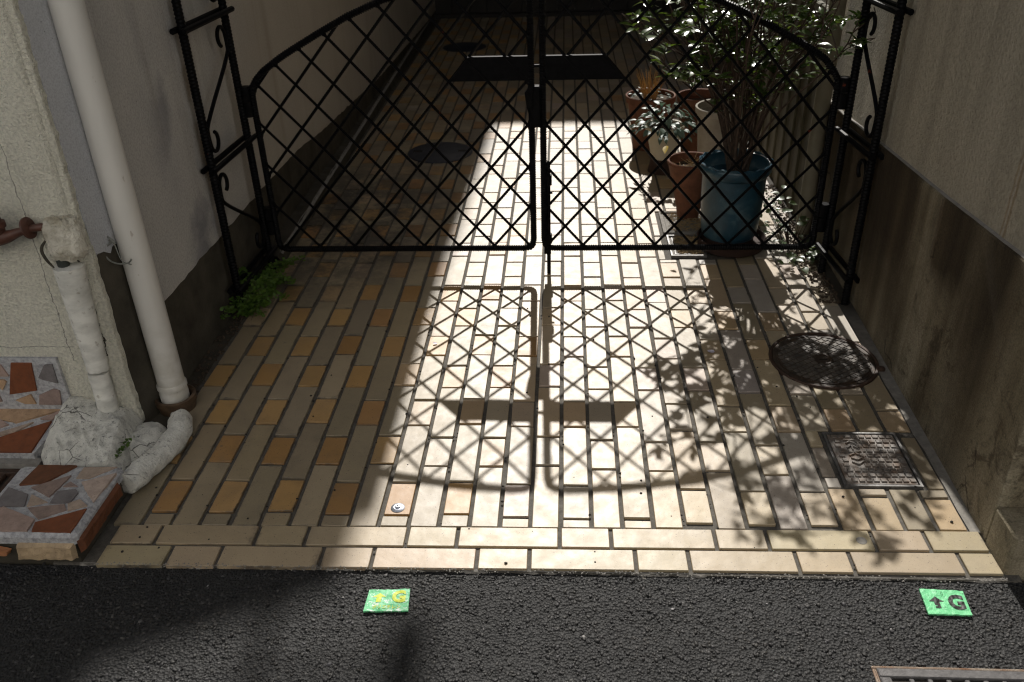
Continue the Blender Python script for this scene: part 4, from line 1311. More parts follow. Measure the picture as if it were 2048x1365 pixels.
# ------------------------------------------------------------------ gas stickers
def text_mesh(body, size, bold=0.0):
    cu = bpy.data.curves.new('lettering', 'FONT')
    cu.body = body; cu.size = size; cu.offset = bold; cu.extrude = 0; cu.align_x = 'CENTER'; cu.align_y = 'CENTER'
    o = bpy.data.objects.new('lettering_source', cu); COL.objects.link(o)
    dg_ = bpy.context.evaluated_depsgraph_get()
    me = bpy.data.meshes.new_from_object(o.evaluated_get(dg_))
    bpy.data.objects.remove(o)
    me.name = 'lettering'; me.materials.clear()
    return me
SZ = ASP + 0.0062
def sheet_pt(cs, u, v, lift=0.0):
    a, b, c_, d = [Vector((*q, 0)) for q in cs]            # a top-left, b top-right, c bottom-right, d bottom-left
    p = d.lerp(c_, u).lerp(a.lerp(b, u), v)
    z = SZ + 0.0016*nz(p.x*60, p.y*60, 1) + 0.0009*nz(p.x*140, p.y*140, 5) + lift
    return (p.x, p.y, z)
def sticker(label, cs, mat, ink, arrow_at, g_at, extra):
    t = thing('sticker', (*((Vector(cs[0])+Vector(cs[2]))/2), SZ), label, 'sticker', 'gas pipe stickers on the asphalt')
    mb = MB()
    nu, nv = 30, 22
    vs = [sheet_pt(cs, i/nu, j/nv, 0.0) for j in range(nv+1) for i in range(nu+1)]
    mb.add(vs, [(j*(nu+1)+i, j*(nu+1)+i+1, (j+1)*(nu+1)+i+1, (j+1)*(nu+1)+i) for j in range(nv) for i in range(nu)])
    # a thin folded edge so the tape has thickness
    ring = [(i,0) for i in range(nu+1)] + [(nu,j) for j in range(1,nv+1)] + [(i,nv) for i in range(nu-1,-1,-1)] + [(0,j) for j in range(nv-1,0,-1)]
    top = [vs[j*(nu+1)+i] for i, j in ring]
    mb.add(top + [(x,y,z-0.004) for x,y,z in top], [(k,(k+1)%len(top),len(top)+(k+1)%len(top),len(top)+k) for k in range(len(top))])
    mb.build('tape', mat, t, smooth=True)
    def place(me_or_poly, name, mat_, at, size):
        q = MB()
        if isinstance(me_or_poly, list):
            # fine subdivided strips so the print follows the creased tape
            poly = me_or_poly
            q.add([sheet_pt(cs, at[0]+x*size[0], at[1]+y*size[1], 0.0007) for x, y in poly[0]], poly[1])
        else:
            me = me_or_poly
            import bmesh
            bm = bmesh.new(); bm.from_mesh(me)
            bmesh.ops.triangulate(bm, faces=bm.faces)
            for _ in range(2):
                long_e = [e for e in bm.edges if e.calc_length() > 0.08]
                if not long_e: break
                bmesh.ops.subdivide_edges(bm, edges=long_e, cuts=2)
                bmesh.ops.triangulate(bm, faces=bm.faces)
            bm.verts.index_update()
            q.add([sheet_pt(cs, at[0]+v.co.x*size[0], at[1]+v.co.y*size[1], 0.0007) for v in bm.verts], [[v.index for v in f.verts] for f in bm.faces])
            bm.free()
        q.build(name, mat_, t, fix=True)
    arrow = ([(-0.22,-0.5),(0.0,-0.5),(0.22,-0.5),(-0.22,-0.15),(0.0,-0.15),(0.22,-0.15),(-0.22,0.1),(0.0,0.1),(0.22,0.1),(-0.62,0.1),(0.62,0.1),(-0.3,0.3),(0.3,0.3),(0.0,0.55)],
             [(0,1,4,3),(1,2,5,4),(3,4,7,6),(4,5,8,7),(9,6,11),(6,7,13,11),(7,8,12,13),(8,10,12)])
    place(list(arrow), 'arrow_print', ink, arrow_at[:2], arrow_at[2:])
    place(text_mesh('G', 1.0, 0.05), 'lettering', ink, g_at[:2], g_at[2:])
    for body, at, bold in extra:
        place(text_mesh(body, 1.0, bold), 'lettering', ink, at[:2], at[2:])
    return t
m = Mat('worn_green_tape', 0.5, 0.4)
c = m.ramp(m.noise(20, 3), [(0.3, (0.09,0.42,0.18)), (0.7, (0.14,0.52,0.25))])
c = m.mix(m.rng(m.noise(120, 4, 0.7), 0.56, 0.60), c, (0.55,0.66,0.58))
c = m.mix(m.rng(m.voro(110), 0.06, 0.10, 0.8, 0.0), c, (0.02,0.04,0.03))
m.color(c); m.bump(m.noise(180, 4), 0.6, 0.002); M_TAPEWORN = m.m
m = Mat('fresh_green_tape', 0.5, 0.4)
c = m.ramp(m.noise(45, 4), [(0.3, (0.12,0.49,0.22)), (0.7, (0.17,0.60,0.28))])
c = m.mix(m.rng(m.noise(150, 4, 0.7), 0.60, 0.66, 0.0, 0.6), c, (0.03,0.09,0.05))
m.color(c); m.bump(m.noise(130, 4), 0.7, 0.003); M_TAPENEW = m.m
M_INKY = plain('yellow_print', (0.42,0.50,0.03), (0.55,0.62,0.05), 90, 0.55, bump=0)
M_INKB = plain('black_print', (0.006,0.008,0.007), (0.012,0.014,0.012), 60, 0.5, bump=0)
sticker('worn teal sticker with yellow arrow and letter G on asphalt', [(-0.334,-0.412),(-0.248,-0.407),(-0.243,-0.466),(-0.336,-0.470)], M_TAPEWORN, M_INKY, (0.29,0.60,0.27,0.42), (0.76,0.62,0.44,0.70), [('ポリエチレン', (0.50,0.17,0.108,0.20), 0.012)])
sticker('bright green sticker with black arrow and letter G on asphalt', [(0.811,-0.379),(0.897,-0.383),(0.891,-0.447),(0.806,-0.446)], M_TAPENEW, M_INKB, (0.29,0.46,0.29,0.44), (0.75,0.47,0.50,0.76), [('卩', (0.47,0.80,0.10,0.20), -0.01)])

# drain grating at the right edge of the road
gr = thing('street_grating', (0.9,-0.72,0), 'steel street drain grating with rusty frame at the road edge', 'grating')
gz = ASP + 0.006
mb = MB(); mb.box(0.672,1.6,-0.90,-0.588,-0.04,ASP-0.006+0.008); mb.build('pit', M_GRIT, gr)
for (a,b,c_,d) in ((0.663,1.6,-0.600,-0.580),(0.663,0.684,-0.90,-0.600)):
    mb = MB(); mb.bbox(a,b,c_,d,-0.03,gz+0.002,0.002); mb.build('rail', M_OLDSTEEL, gr)
mb = MB()
for (a,b,c_,d) in ((0.656,1.6,-0.580,-0.573),(0.656,0.663,-0.90,-0.580)):
    mb.bbox(a,b,c_,d,-0.03,gz-0.001,0.002)
mb.build('rusty_edge', M_RUSTLIGHT, gr)
for i in range(26):
    mb = MB(); x = 0.716 + i*0.0335
    mb.bbox(x, x+0.009, -0.90, -0.601, -0.03, gz, 0.0015); mb.build('bar', M_OLDSTEEL, gr)

# ------------------------------------------------------------------ seeds and grit scattered on the tiles
def grit_clump(name, n, fn, rmin, rmax, mat, seed):
    r_ = random.Random(seed); mb = MB()
    for i in range(n):
        x, y = fn(r_)
        r = r_.uniform(rmin, rmax)
        vs = [(x + v.x*r*r_.uniform(0.6,1.2), y + v.y*r*r_.uniform(0.6,1.2), r*0.5 + v.z*r*0.7 - 0.001) for v in ico_v]
        mb.add(vs, ico_f)
    return mb.build(name, mat, None, fix=False)
tag(grit_clump('sand', 520, lambda q: (q.uniform(-0.97,1.0), -0.3505 - abs(q.gauss(0, 0.007))), 0.0008, 0.0026, M_STRIP, 25), 'pale mortar crumbs along the joint of tiles and asphalt', kind='stuff')
def on_joint(r_):
    if r_.random() < 0.72:
        return (r_.randint(-13,13)*PIT + r_.uniform(-0.006,0.006), r_.uniform(-0.33, 1.0))
    return (r_.uniform(-0.93,0.96), r_.uniform(-0.34,0.9))
tag(grit_clump('litter', 210, on_joint, 0.0012, 0.0042, M_GRIT, 5), 'tiny dark seeds and grit scattered over the tiles', kind='stuff')
def petal(label, x, y, s, rz):
    q = MB(); q.grid(lambda u, v: (s*(u-0.5), s*0.7*(v-0.5)*math.sin(math.pi*(0.15+0.7*u)), 0.004 + s*0.25*((u-0.5)**2+(v-0.5)**2)), 6, 6)
    o = q.build('petal', M_PETAL, None, smooth=True)
    o.location = (x, y, 0); o.rotation_euler = (0.1, 0.2, rz)
    tag(o, label, 'petal')
petal('pale violet scrap of petal on dappled tiles near round cover', 0.516, 0.545, 0.024, 0.5)
petal('pale violet fallen petal on sunlit tile left of gate shadow', -0.325, 0.590, 0.014, 0.2)

# ------------------------------------------------------------------ pots and plants
def pot(name, label, c, outer, mat, soil_z, soil_r, inner=0.008, wob=0.006, group='plant pots by the right wall', seed=0):
    t = thing(name, c, label, 'plant pot', group)
    top = outer[-1]
    inn = [(r-inner, z) for r, z in outer if z > soil_z-0.02]
    prof = [(0.0, outer[0][1])] + outer + [(top[0]-inner*0.4, top[1]+0.003), (top[0]-inner, top[1])] + list(reversed(inn))
    mb = MB(); mb.lathe(prof, c, 48, wob, seed); mb.build('vessel', mat, t, smooth=True)
    mb = MB()
    mb.grid(lambda u, v: (c[0]+soil_r*v*math.cos(2*math.pi*u), c[1]+soil_r*v*math.sin(2*math.pi*u), c[2]+soil_z+0.006*nz(u*9*v, v*6, seed)), 30, 6)
    mb.build('soil', M_SOIL, t)
    return t

BP = (0.69, 1.33, 0.0)
blue = pot('plant_pot', 'tall blue glazed pot holding the leafy shrub', BP, [(0.095,0.045),(0.102,0.06),(0.108,0.12),(0.112,0.2),(0.113,0.262),(0.114,0.28),(0.122,0.288),(0.129,0.300),(0.130,0.318),(0.127,0.324)], M_BLUE, 0.25, 0.104, 0.010, 0.012, seed=1)
mb = MB(); mb.lathe([(0.0,0.002),(0.112,0.002),(0.122,0.008),(0.126,0.042),(0.122,0.044),(0.116,0.018),(0.0,0.016)], (0.70,1.318,0), 40); mb.lathe([(0.092,0.01),(0.094,0.05)], BP, 32)
tag(mb.build('saucer', M_TERRADARK, None, smooth=True), 'brown clay saucer under the tall blue glazed pot', 'saucer')
# scalloped trim on the blue rim
mb = MB()
for i in range(18):
    a = 2*math.pi*i/18
    mb.tube([(BP[0]+0.126*math.cos(a+d), BP[1]+0.126*math.sin(a+d), 0.325 + (0.003 if k==1 else 0)) for k, d in enumerate((-0.16,0,0.16))], [0.003,0.006,0.003], 6)
mb.build('rim_scallops', M_BLUE, blue, smooth=True)
def spiky(mb, c, n, h, spread, r, seed, curve=0.4):
    r_ = random.Random(seed)
    for i in range(n):
        a = r_.uniform(0, 2*math.pi); s = spread*math.sqrt(r_.random()); hh = h*r_.uniform(0.4,1.0)
        p0 = Vector((c[0]+s*0.35*math.cos(a), c[1]+s*0.35*math.sin(a), c[2]))
        p2 = Vector((c[0]+s*math.cos(a), c[1]+s*math.sin(a), c[2]+hh))
        p1 = (p0+p2)/2 + Vector((0,0,hh*curve*0.3))
        mb.tube([p0,p1,p2], [r,r*0.8,r*0.3], 4)

tb = pot('plant_pot', 'terracotta bowl pot with dry twigs left of the blue pot', (0.575,1.60,0), [(0.042,0.0),(0.050,0.05),(0.068,0.13),(0.086,0.20),(0.092,0.225),(0.095,0.228),(0.096,0.240)], M_TERRA, 0.205, 0.080, seed=2)
mb = MB(); r_ = random.Random(31)
for i in range(26):
    a = r_.uniform(0,6.28); s = r_.uniform(0,0.06)
    p = Vector((0.575+s*math.cos(a), 1.60+s*math.sin(a), 0.212)); d = Vector((r_.uniform(-1,1),r_.uniform(-1,1),r_.uniform(0.1,0.5))).normalized()*r_.uniform(0.02,0.06)
    mb.tube([p, p+d], 0.0016, 4)
mb.build('dry_twigs', M_STRAW, tb)['kind'] = 'stuff'

LEAFM = []
def leaf_mesh(mat, w, fold, droop, name='leaf', n=5):
    q = MB()
    vs = []; fs = []
    for i in range(n+1):
        t = i/n; ww = w*math.sin(math.pi*min(1, t**0.8))*(1.0 if 0 < i < n else 0.02)
        z = -droop*t*t
        vs += [(-ww, t, z+fold*ww), (0, t, z), (ww, t, z+fold*ww)]
    for i in range(n):
        a, b = i*3, (i+1)*3
        fs += [(a,a+1,b+1,b),(a+1,a+2,b+2,b+1)]
    q.add(vs, fs)
    return q.mesh(name, mat, smooth=True, fix=False)
LV = [leaf_mesh(M_LEAF, 0.21, 0.35, 0.18), leaf_mesh(M_LEAF, 0.26, 0.2, 0.30), leaf_mesh(M_LEAF, 0.19, 0.5, 0.05)]
LBV = [leaf_mesh(M_LEAFBLUE, 0.22, 0.3, 0.25), leaf_mesh(M_LEAFBLUE, 0.27, 0.2, 0.4)]
LY = leaf_mesh(M_LEAFYEL, 0.26, 0.3, 0.1)
LW = [leaf_mesh(M_WEED, 0.36, 0.25, 0.2)]

def aim(p, d, roll, size, r_):
    """matrix that lays a unit leaf along +Y from p toward d, its face mostly up"""
    y = Vector(d).normalized()
    up = Vector((0,0,1))
    x = y.cross(up)
    x = x.normalized() if x.length > 1e-4 else Vector((1,0,0))
    z = x.cross(y).normalized()
    R = Matrix((x, y, z)).transposed().to_4x4() @ Matrix.Rotation(roll, 4, 'Y')
    return Matrix.Translation(p) @ R @ Matrix.Scale(size, 4)

shr = thing('shrub', (BP[0], BP[1], 0.25), 'leafy shrub with many thin brown stems in tall blue pot', 'shrub')
r_ = random.Random(77)
leaf_specs = []
def ok_x(x): return min(x, 0.985)
tips = []
for i in range(26):
    a = r_.uniform(0, 2*math.pi); s = 0.055*math.sqrt(r_.random())
    p0 = Vector((BP[0]+s*math.cos(a), BP[1]+s*math.sin(a), 0.235))
    tx = r_.uniform(0.36, 0.97); ty = BP[1] + r_.uniform(-0.33, 0.36)
    rad = math.hypot((tx-0.66)/0.34, (ty-BP[1])/0.34)
    tz = 1.42 - 0.42*rad*rad*r_.uniform(0.6,1.2) - r_.uniform(0,0.22)
    tip = Vector((tx, ty, max(0.74, tz)))
    m1 = p0.lerp(tip, 0.35) + Vector(((p0.x-tip.x)*0.10 + r_.uniform(-0.055,0.055), r_.uniform(-0.05,0.05), 0.06))
    m2 = p0.lerp(tip, 0.7) + Vector((r_.uniform(-0.07,0.07), r_.uniform(-0.06,0.06), 0.05))
    path = chaikin([p0, m1, m2, tip], 2)
    mb = MB(); n_ = len(path)
    mb.tube(path, [0.0052-0.0038*k/(n_-1) for k in range(n_)], 6)
    # side twigs
    for b in range(r_.randint(5,7)):
        k = r_.randint(int(n_*0.40), n_-2); q = path[k]
        d = Vector((r_.uniform(-1,1), r_.uniform(-1,1), r_.uniform(0.1,0.9))).normalized()*r_.uniform(0.08,0.20)
        e = q + d; e.x = min(e.x, 0.975); e.x = max(e.x, 0.27)
        mb.tube(chaikin([q, q+d*0.5+Vector((0,0,0.015)), e], 1), [0.0028,0.001], 5)
        tips.append((e, d.normalized(), 10))
    mb.build('stem', M_STEM, shr, smooth=True)
    tips.append((tip, (tip-m2).normalized(), 8))
# a low spray on the left and one on the right, as the photograph shows
for e, d, k in ((Vector((0.30,1.36,0.83)), Vector((-1,0,0.2)), 9), (Vector((0.36,1.30,0.80)), Vector((-1,-0.3,0.1)), 8), (Vector((0.33,1.45,0.86)), Vector((-0.8,0.3,0.3)), 8),
                (Vector((0.40,1.40,0.76)), Vector((-1,0,-0.2)), 6), (Vector((0.93,1.36,0.72)), Vector((0.7,-0.2,0.1)), 6), (Vector((0.94,1.28,0.80)), Vector((0.6,-0.4,0.2)), 7), (Vector((0.90,1.40,0.64)), Vector((0.6,-0.2,0.0)), 5),
                (Vector((0.27,1.42,0.82)), Vector((-1,0,0.3)), 9), (Vector((0.42,1.28,0.84)), Vector((-0.7,-0.5,0.4)), 9), (Vector((0.50,1.25,0.86)), Vector((-0.3,-0.8,0.4)), 9), (Vector((0.58,1.28,0.82)), Vector((-0.2,-0.8,0.3)), 9), (Vector((0.66,1.24,0.84)), Vector((0.1,-0.9,0.3)), 9), (Vector((0.76,1.22,0.83)), Vector((0.3,-0.9,0.3)), 9), (Vector((0.86,1.26,0.84)), Vector((0.5,-0.7,0.3)), 9), (Vector((0.52,1.30,0.70)), Vector((-0.3,-0.8,0.1)), 6), (Vector((0.45,1.36,0.66)), Vector((-0.6,-0.5,0.1)), 5), (Vector((0.62,1.26,0.72)), Vector((0,-1,0.2)), 6), (Vector((0.75,1.24,0.55)), Vector((0.5,-0.8,0.1)), 4), (Vector((0.80,1.30,0.52)), Vector((0.8,-0.4,0.1)), 4)):
    tips.append((e, d.normalized(), k))
    base = Vector((BP[0], BP[1], 0.5))
    mb = MB(); mb.tube(chaikin([Vector((BP[0],BP[1],0.25)), base.lerp(e,0.3)+Vector((0,0,0.05)), base.lerp(e,0.75), e],2), 0.0024, 5); mb.build('stem', M_STEM, shr, smooth=True)
for i in range(105):
    a = r_.uniform(0, 2*math.pi); z_ = r_.uniform(0.52, 0.92)
    rr_ = (z_-0.25)*0.52*r_.uniform(0.5, 1.0)
    tips.append((Vector((min(0.97, BP[0]-0.03+rr_*math.cos(a)), BP[1]+rr_*math.sin(a), z_)), Vector((math.cos(a), math.sin(a), 0.5)).normalized(), 2 if z_ < 0.7 else 3))
for (e, d, k) in tips:
    for j in range(k):
        a = r_.uniform(0, 2*math.pi)
        out_ = (d*0.5 + Vector((math.cos(a), math.sin(a), r_.uniform(-0.25,0.45)))).normalized()
        p = e - d*r_.uniform(0, 0.07)
        size = r_.uniform(0.022, 0.048)*(1.2 if p.z < 0.9 else 1.0)
        q = p + out_*size
        if q.x > 0.985 or q.x < 0.2: continue
        leaf_specs.append((p, out_, r_.uniform(-0.5,0.5), size))
leaf_specs.sort(key=lambda s: s[0].z)
rest = MB(); sl = thing
for i, (p, d, roll, size) in enumerate(leaf_specs):
    M_ = aim(p, d, roll, size, r_)
    if i < 285:
        o = bpy.data.objects.new('leaf', r_.choice(LV)); COL.objects.link(o); o.parent = shr
        o.matrix_local = Matrix.Translation(-Vector(shr.location)) @ M_
    else:
        me = r_.choice(LV)
        rest.add([M_ @ v.co for v in me.vertices], [tuple(f.vertices) for f in me.polygons])
fo = rest.build('foliage', M_LEAF, shr, smooth=True, fix=False); fo['kind'] = 'stuff'
for (p, d) in ((Vector((0.80,1.34,0.62)), Vector((0.9,-0.3,0.3))), (Vector((0.46,1.5,0.33)), Vector((-0.2,-0.8,-0.3)))):
    o = bpy.data.objects.new('leaf', LY); COL.objects.link(o); o.parent = shr
    o.matrix_local = Matrix.Translation(-Vector(shr.location)) @ aim(p, d, 0.3, 0.045, r_)
    o['label'] = 'yellowed leaf'

# bare-stemmed shrub in the pale pot behind
PP = (0.74, 1.92, 0.0)
pot('plant_pot', 'pale grey pot standing behind the blue glazed pot', PP, [(0.085,0.0),(0.092,0.1),(0.104,0.27),(0.110,0.33),(0.118,0.335),(0.119,0.358)], M_PALEPOT, 0.31, 0.10, seed=4)
sh2 = thing('shrub', (PP[0],PP[1],0.3), 'sparse brown stemmed shrub in pale pot behind blue pot', 'shrub')
r_ = random.Random(12)
for i in range(16):
    a = r_.uniform(0,6.28)
    p0 = Vector((PP[0]+0.04*math.cos(a), PP[1]+0.04*math.sin(a), 0.30))
    tip = Vector((min(0.99, max(0.45, PP[0]+r_.uniform(-0.32,0.26))), PP[1]+r_.uniform(-0.2,0.2), r_.uniform(0.62,1.0)))
    mb = MB(); mb.tube(chaikin([p0, p0.lerp(tip,0.4)+Vector((r_.uniform(-0.03,0.03),0,0.04)), tip],2), [0.005,0.0018], 5); mb.build('stem', M_STEM, sh2, smooth=True)
    for j in range(9):
        a = r_.uniform(0,6.28); d = Vector((math.cos(a),math.sin(a),r_.uniform(-0.2,0.5)))
        p = p0.lerp(tip, r_.uniform(0.72,1.0))
        o = bpy.data.objects.new('leaf', r_.choice(LV)); COL.objects.link(o); o.parent = sh2
        o.matrix_local = Matrix.Translation(-Vector(sh2.location)) @ aim(p, d, r_.uniform(-0.5,0.5), r_.uniform(0.025,0.05), r_)

# cream pot with blue-green plant on an upturned dark pot
CP = (0.525, 2.15, 0.0)
mb = MB(); mb.lathe([(0.0,0.066),(0.045,0.066),(0.055,0.064),(0.064,0.01),(0.066,0.0)], CP, 32)
tag(mb.build('upturned_pot', M_TERRADARK, None, smooth=True), 'dark terracotta pot turned over under the cream pot', 'plant pot')
pot('plant_pot', 'cream pot of blue green leaves raised on an upturned pot', (CP[0],CP[1],0.066), [(0.056,0.0),(0.060,0.03),(0.075,0.10),(0.082,0.130),(0.089,0.133),(0.090,0.148)], M_CREAMPOT, 0.125, 0.074, seed=5)
pl = thing('plant', (CP[0],CP[1],0.19), 'blue green leafy plant in the cream pot', 'plant')
r_ = random.Random(5)
for i in range(165):
    a = r_.uniform(0,6.28); s = 0.128*math.sqrt(r_.random())
    p = Vector((CP[0]+s*math.cos(a)*1.05, CP[1]+s*math.sin(a), 0.205+0.10*math.cos(s/0.128*1.45)+r_.uniform(-0.04,0.01)))
    d = Vector((math.cos(a), math.sin(a), r_.uniform(-0.5,0.35)))
    o = bpy.data.objects.new('leaf', r_.choice(LBV)); COL.objects.link(o); o.parent = pl
    o.matrix_local = Matrix.Translation(-Vector(pl.location)) @ aim(p, d, r_.uniform(-0.4,0.4), r_.uniform(0.024,0.052), r_)
mb = MB(); spiky(mb, (CP[0],CP[1],0.18), 24, 0.09, 0.10, 0.002, 9); mb.build('stem', M_STEM, pl)

# terracotta pot with dead grass at the back
TD = (0.49, 2.50, 0.0)
pot('plant_pot', 'terracotta pot of dead yellow grass farthest back along driveway', TD, [(0.078,0.0),(0.083,0.06),(0.098,0.16),(0.108,0.222),(0.118,0.226),(0.120,0.256)], M_TERRA, 0.235, 0.105, seed=6)
dgp = thing('grass_clump', (TD[0],TD[1],0.235), 'clump of dead yellow grass in the rearmost terracotta pot', 'grass clump')
mb = MB(); spiky(mb, (TD[0]-0.005,TD[1],0.235), 46, 0.16, 0.085, 0.0019, 3); mb.build('blades', M_DEADGRASS, dgp)['kind'] = 'stuff'
r_ = random.Random(8)
for i in range(46):
    a = r_.uniform(0,6.28); s = 0.095*math.sqrt(r_.random())
    o = bpy.data.objects.new('leaf', r_.choice(LBV)); COL.objects.link(o); o.parent = dgp
    o.matrix_local = Matrix.Translation(-Vector(dgp.location)) @ aim(Vector((TD[0]+s*math.cos(a), TD[1]+s*math.sin(a), 0.252+r_.uniform(0,0.02))), Vector((math.cos(a),math.sin(a),r_.uniform(-0.1,0.6))), r_.uniform(-0.4,0.4), r_.uniform(0.014,0.030), r_)
# orange clay pot half hidden by the stems
pot('plant_pot', 'orange clay pot half hidden behind the shrub stems', (0.70,2.32,0), [(0.07,0.0),(0.085,0.15),(0.098,0.27),(0.106,0.275),(0.108,0.30)], M_TERRA, 0.26, 0.09, seed=7)

# shallow trays with straw under the pots
def tray(label, x0, x1, y0, y1, seed, mat):
    t = thing('tray', ((x0+x1)/2,(y0+y1)/2,0), label, 'tray', 'shallow straw filled trays')
    mb = MB(); b = 0.006
    for (a,bb_,c_,d) in ((x0,x1,y0,y0+b),(x0,x1,y1-b,y1),(x0,x0+b,y0+b,y1-b),(x1-b,x1,y0+b,y1-b)): mb.box(a,bb_,c_,d,-0.004,0.007)
    for (a,bb_,c_,d) in ((x0+0.016,x1-0.016,y0+0.016,y0+0.02),(x0+0.016,x0+0.02,y0+0.02,y1-0.02)): mb.box(a,bb_,c_,d,-0.004,0.005)
    mb.build('rim', mat, t)
    mb = MB(); mb.box(x0+b,x1-b,y0+b,y1-b,-0.006,0.0005); mb.build('floor_pan', M_STRIP, t)
    mb = MB(); q_ = random.Random(seed)
    for i in range(240):
        p = Vector((q_.uniform(x0+0.03,x1-0.015), q_.uniform(y0+0.015,y1-0.015), q_.uniform(0.002,0.009))); a = q_.uniform(0,6.28)
        d = Vector((math.cos(a),math.sin(a),q_.uniform(-0.1,0.2)))*q_.uniform(0.008,0.022)
        mb.tube([p-d, p+d*0.2+Vector((0,0,0.003)), p+d], 0.0011, 4)
    mb.build('straw', M_STRAW, t)['kind'] = 'stuff'
tray('shallow tray of dry straw under the terracotta bowl pot', 0.462, 0.675, 1.43, 1.64, 3, M_STRIP)
tray('shallow tray of straw with steel edge beside the blue pot', 0.470, 0.60, 1.218, 1.405, 4, M_GALV)

# weeds at the foot of the right wall
wv = thing('weed_clump', (0.9,1.36,0), 'pale green weeds at foot of right wall beside blue pot', 'weeds')
r_ = random.Random(22)
for i in range(125):
    p = Vector((r_.uniform(0.825,0.985), 1.10+0.62*r_.random()**1.4, r_.uniform(0.01,0.13)*r_.random()+0.01))
    a = r_.uniform(0,6.28); d = Vector((math.cos(a),math.sin(a),r_.uniform(-0.1,0.7)))
    o = bpy.data.objects.new('leaf', LW[0]); COL.objects.link(o); o.parent = wv
    o.matrix_local = Matrix.Translation(-Vector(wv.location)) @ aim(p, d, r_.uniform(-0.6,0.6), r_.uniform(0.016,0.036), r_)
mb = MB(); spiky(mb, (0.92,1.30,0.0), 30, 0.13, 0.11, 0.0015, 6); mb.build('stem', M_STEM, wv)
# dry leaf mould gathered along the wall foot
tag(grit_clump('leaf_litter', 800, lambda q: (0.93+0.07*q.random()**0.7 - 0.02*q.random(), 0.86+1.1*q.random()**1.3), 0.002, 0.006, M_SOIL, 15), 'dry dark leaf litter along the foot of right wall', kind='stuff')
tag(grit_clump('dirt', 260, lambda q: (-1.03+0.05*q.random(), 0.30+0.9*q.random()), 0.002, 0.006, M_SOIL, 16), 'dark dirt gathered along the foot of left wall', kind='stuff')

# fern at the left post
fe = thing('fern', (-1.0,0.86,0), 'bright green maidenhair fern at the foot of left gate post', 'fern')
mb = MB(); st_ = MB(); r_ = random.Random(40)
for i in range(64):
    left = i % 3 == 0
    b = Vector((r_.uniform(-1.025,-0.955), r_.uniform(0.72,1.02), 0.0))
    a = r_.uniform(-2.2, 1.2); L = r_.uniform(0.06,0.145)
    d = Vector((math.cos(a)*0.9+0.15, math.sin(a), 0)).normalized()
    tip = b + d*L*0.85 + Vector((0,0,L*r_.uniform(0.35,1.0)))
    midp = b.lerp(tip,0.5) + Vector((0,0,L*0.3))
    path = chaikin([b, midp, tip], 2)
    st_.tube(path, 0.0007, 3)
    for k in range(3, len(path)):
        for s in range(4):
            p = path[k] + Vector((r_.uniform(-1,1),r_.uniform(-1,1),r_.uniform(-0.6,0.6)))*0.013
            if p.z < 0.004 or p.x < -1.028: continue
            r = r_.uniform(0.0035,0.0075)
            nrm = Vector((r_.uniform(-0.7,0.7), r_.uniform(-0.9,0.4), 1)).normalized(); w = nrm.orthogonal().normalized(); w = Matrix.Rotation(r_.uniform(0,6),3,nrm) @ w; w2 = nrm.cross(w)
            mb.add([p-w*r, p-w*r*0.2-w2*r*0.9, p+w*r*0.9-w2*r*0.5, p+w*r*1.0+w2*r*0.5, p-w*r*0.2+w2*r*0.9], [(0,1,2,3,4)])
o = mb.build('foliage', M_FERN, fe, fix=False); o['kind'] = 'stuff'
o = st_.build('stalks', M_STEM, fe); o['kind'] = 'stuff'

# panels and a drainpipe on the right wall behind the gate
pn = thing('panel_fence', (1.0,2.1,0), 'weathered ribbed panel standing against right wall behind shrub', 'panel')
y = 1.52
for i in range(22):
    mb = MB(); wv_ = 0.066
    mb.bbox(0.993 + (0.006 if i % 2 else 0), 1.018, y, y+wv_-0.004, 0.0, 0.80 if i > 0 else 0.80, 0.004)
    mb.build('board', M_BOARD, pn); y += wv_
mb = MB(); mb.lathe([(0.028,0.0),(0.028,4.0)], (0.995,1.44,0), 24)
tag(mb.build('drainpipe', M_BOARD2, None, smooth=True), 'beige drainpipe on right wall just behind the gate', 'pipe')

# ------------------------------------------------------------------ far end of the passage and the houses that cast the shade
dr = thing('passage_door', (0,6.08,0), 'dark closed double door at the far end of passage', 'door')
for i in range(14):
    mb = MB(); x = -1.03 + i*0.149
    mb.bbox(x, x+0.146, 6.06, 6.10, 0.02, 2.3, 0.004); mb.build('board', M_DARKWOOD, dr)
mb = MB(); mb.box(-1.04,1.06,5.99,6.12,-0.02,0.03); mb.build('sill', M_DARKWOOD, dr)

hs = thing('house', (-3.0,8.5,0), 'beige flat roofed house at the back of the passage', 'house')
def prism_xy(mb, pts, z0, z1): mb.prism(pts, lambda p: (p[0],p[1],z0), lambda p: (p[0],p[1],z1))
H = 6.0
mb = MB()
prism_xy(mb, [(-7,6.72),(-0.60,6.80),(-0.53,10.05),(7,10.05),(7,14),(-7,14)], 0.0, H-0.12)
mb.build('wall', M_HOUSE, hs)
mb = MB()
prism_xy(mb, [(-7.1,6.42),(-1.10,6.42),(-0.585,6.68),(-0.485,9.98),(7.1,9.98),(7.1,14.1),(-7.1,14.1)], H-0.12, H)
mb.build('roof', M_ROOF, hs)
for (x, z) in ((-4.6,1.0),(-2.4,1.0),(-4.6,3.6),(-2.4,3.6)):
    mb = MB(); yy = 6.72 + (x+7)*0.0125
    mb.box(x-0.5,x+0.5,yy-0.03,yy+0.05,z,z+1.2); f = mb.build('window', M_FRAME, hs)
    for s in (0, 1):
        mb = MB(); mb.box(x-0.46+s*0.48,x-0.02+s*0.48,yy-0.036,yy-0.028,z+0.05,z+1.15); mb.build('pane', M_GLASS, f)
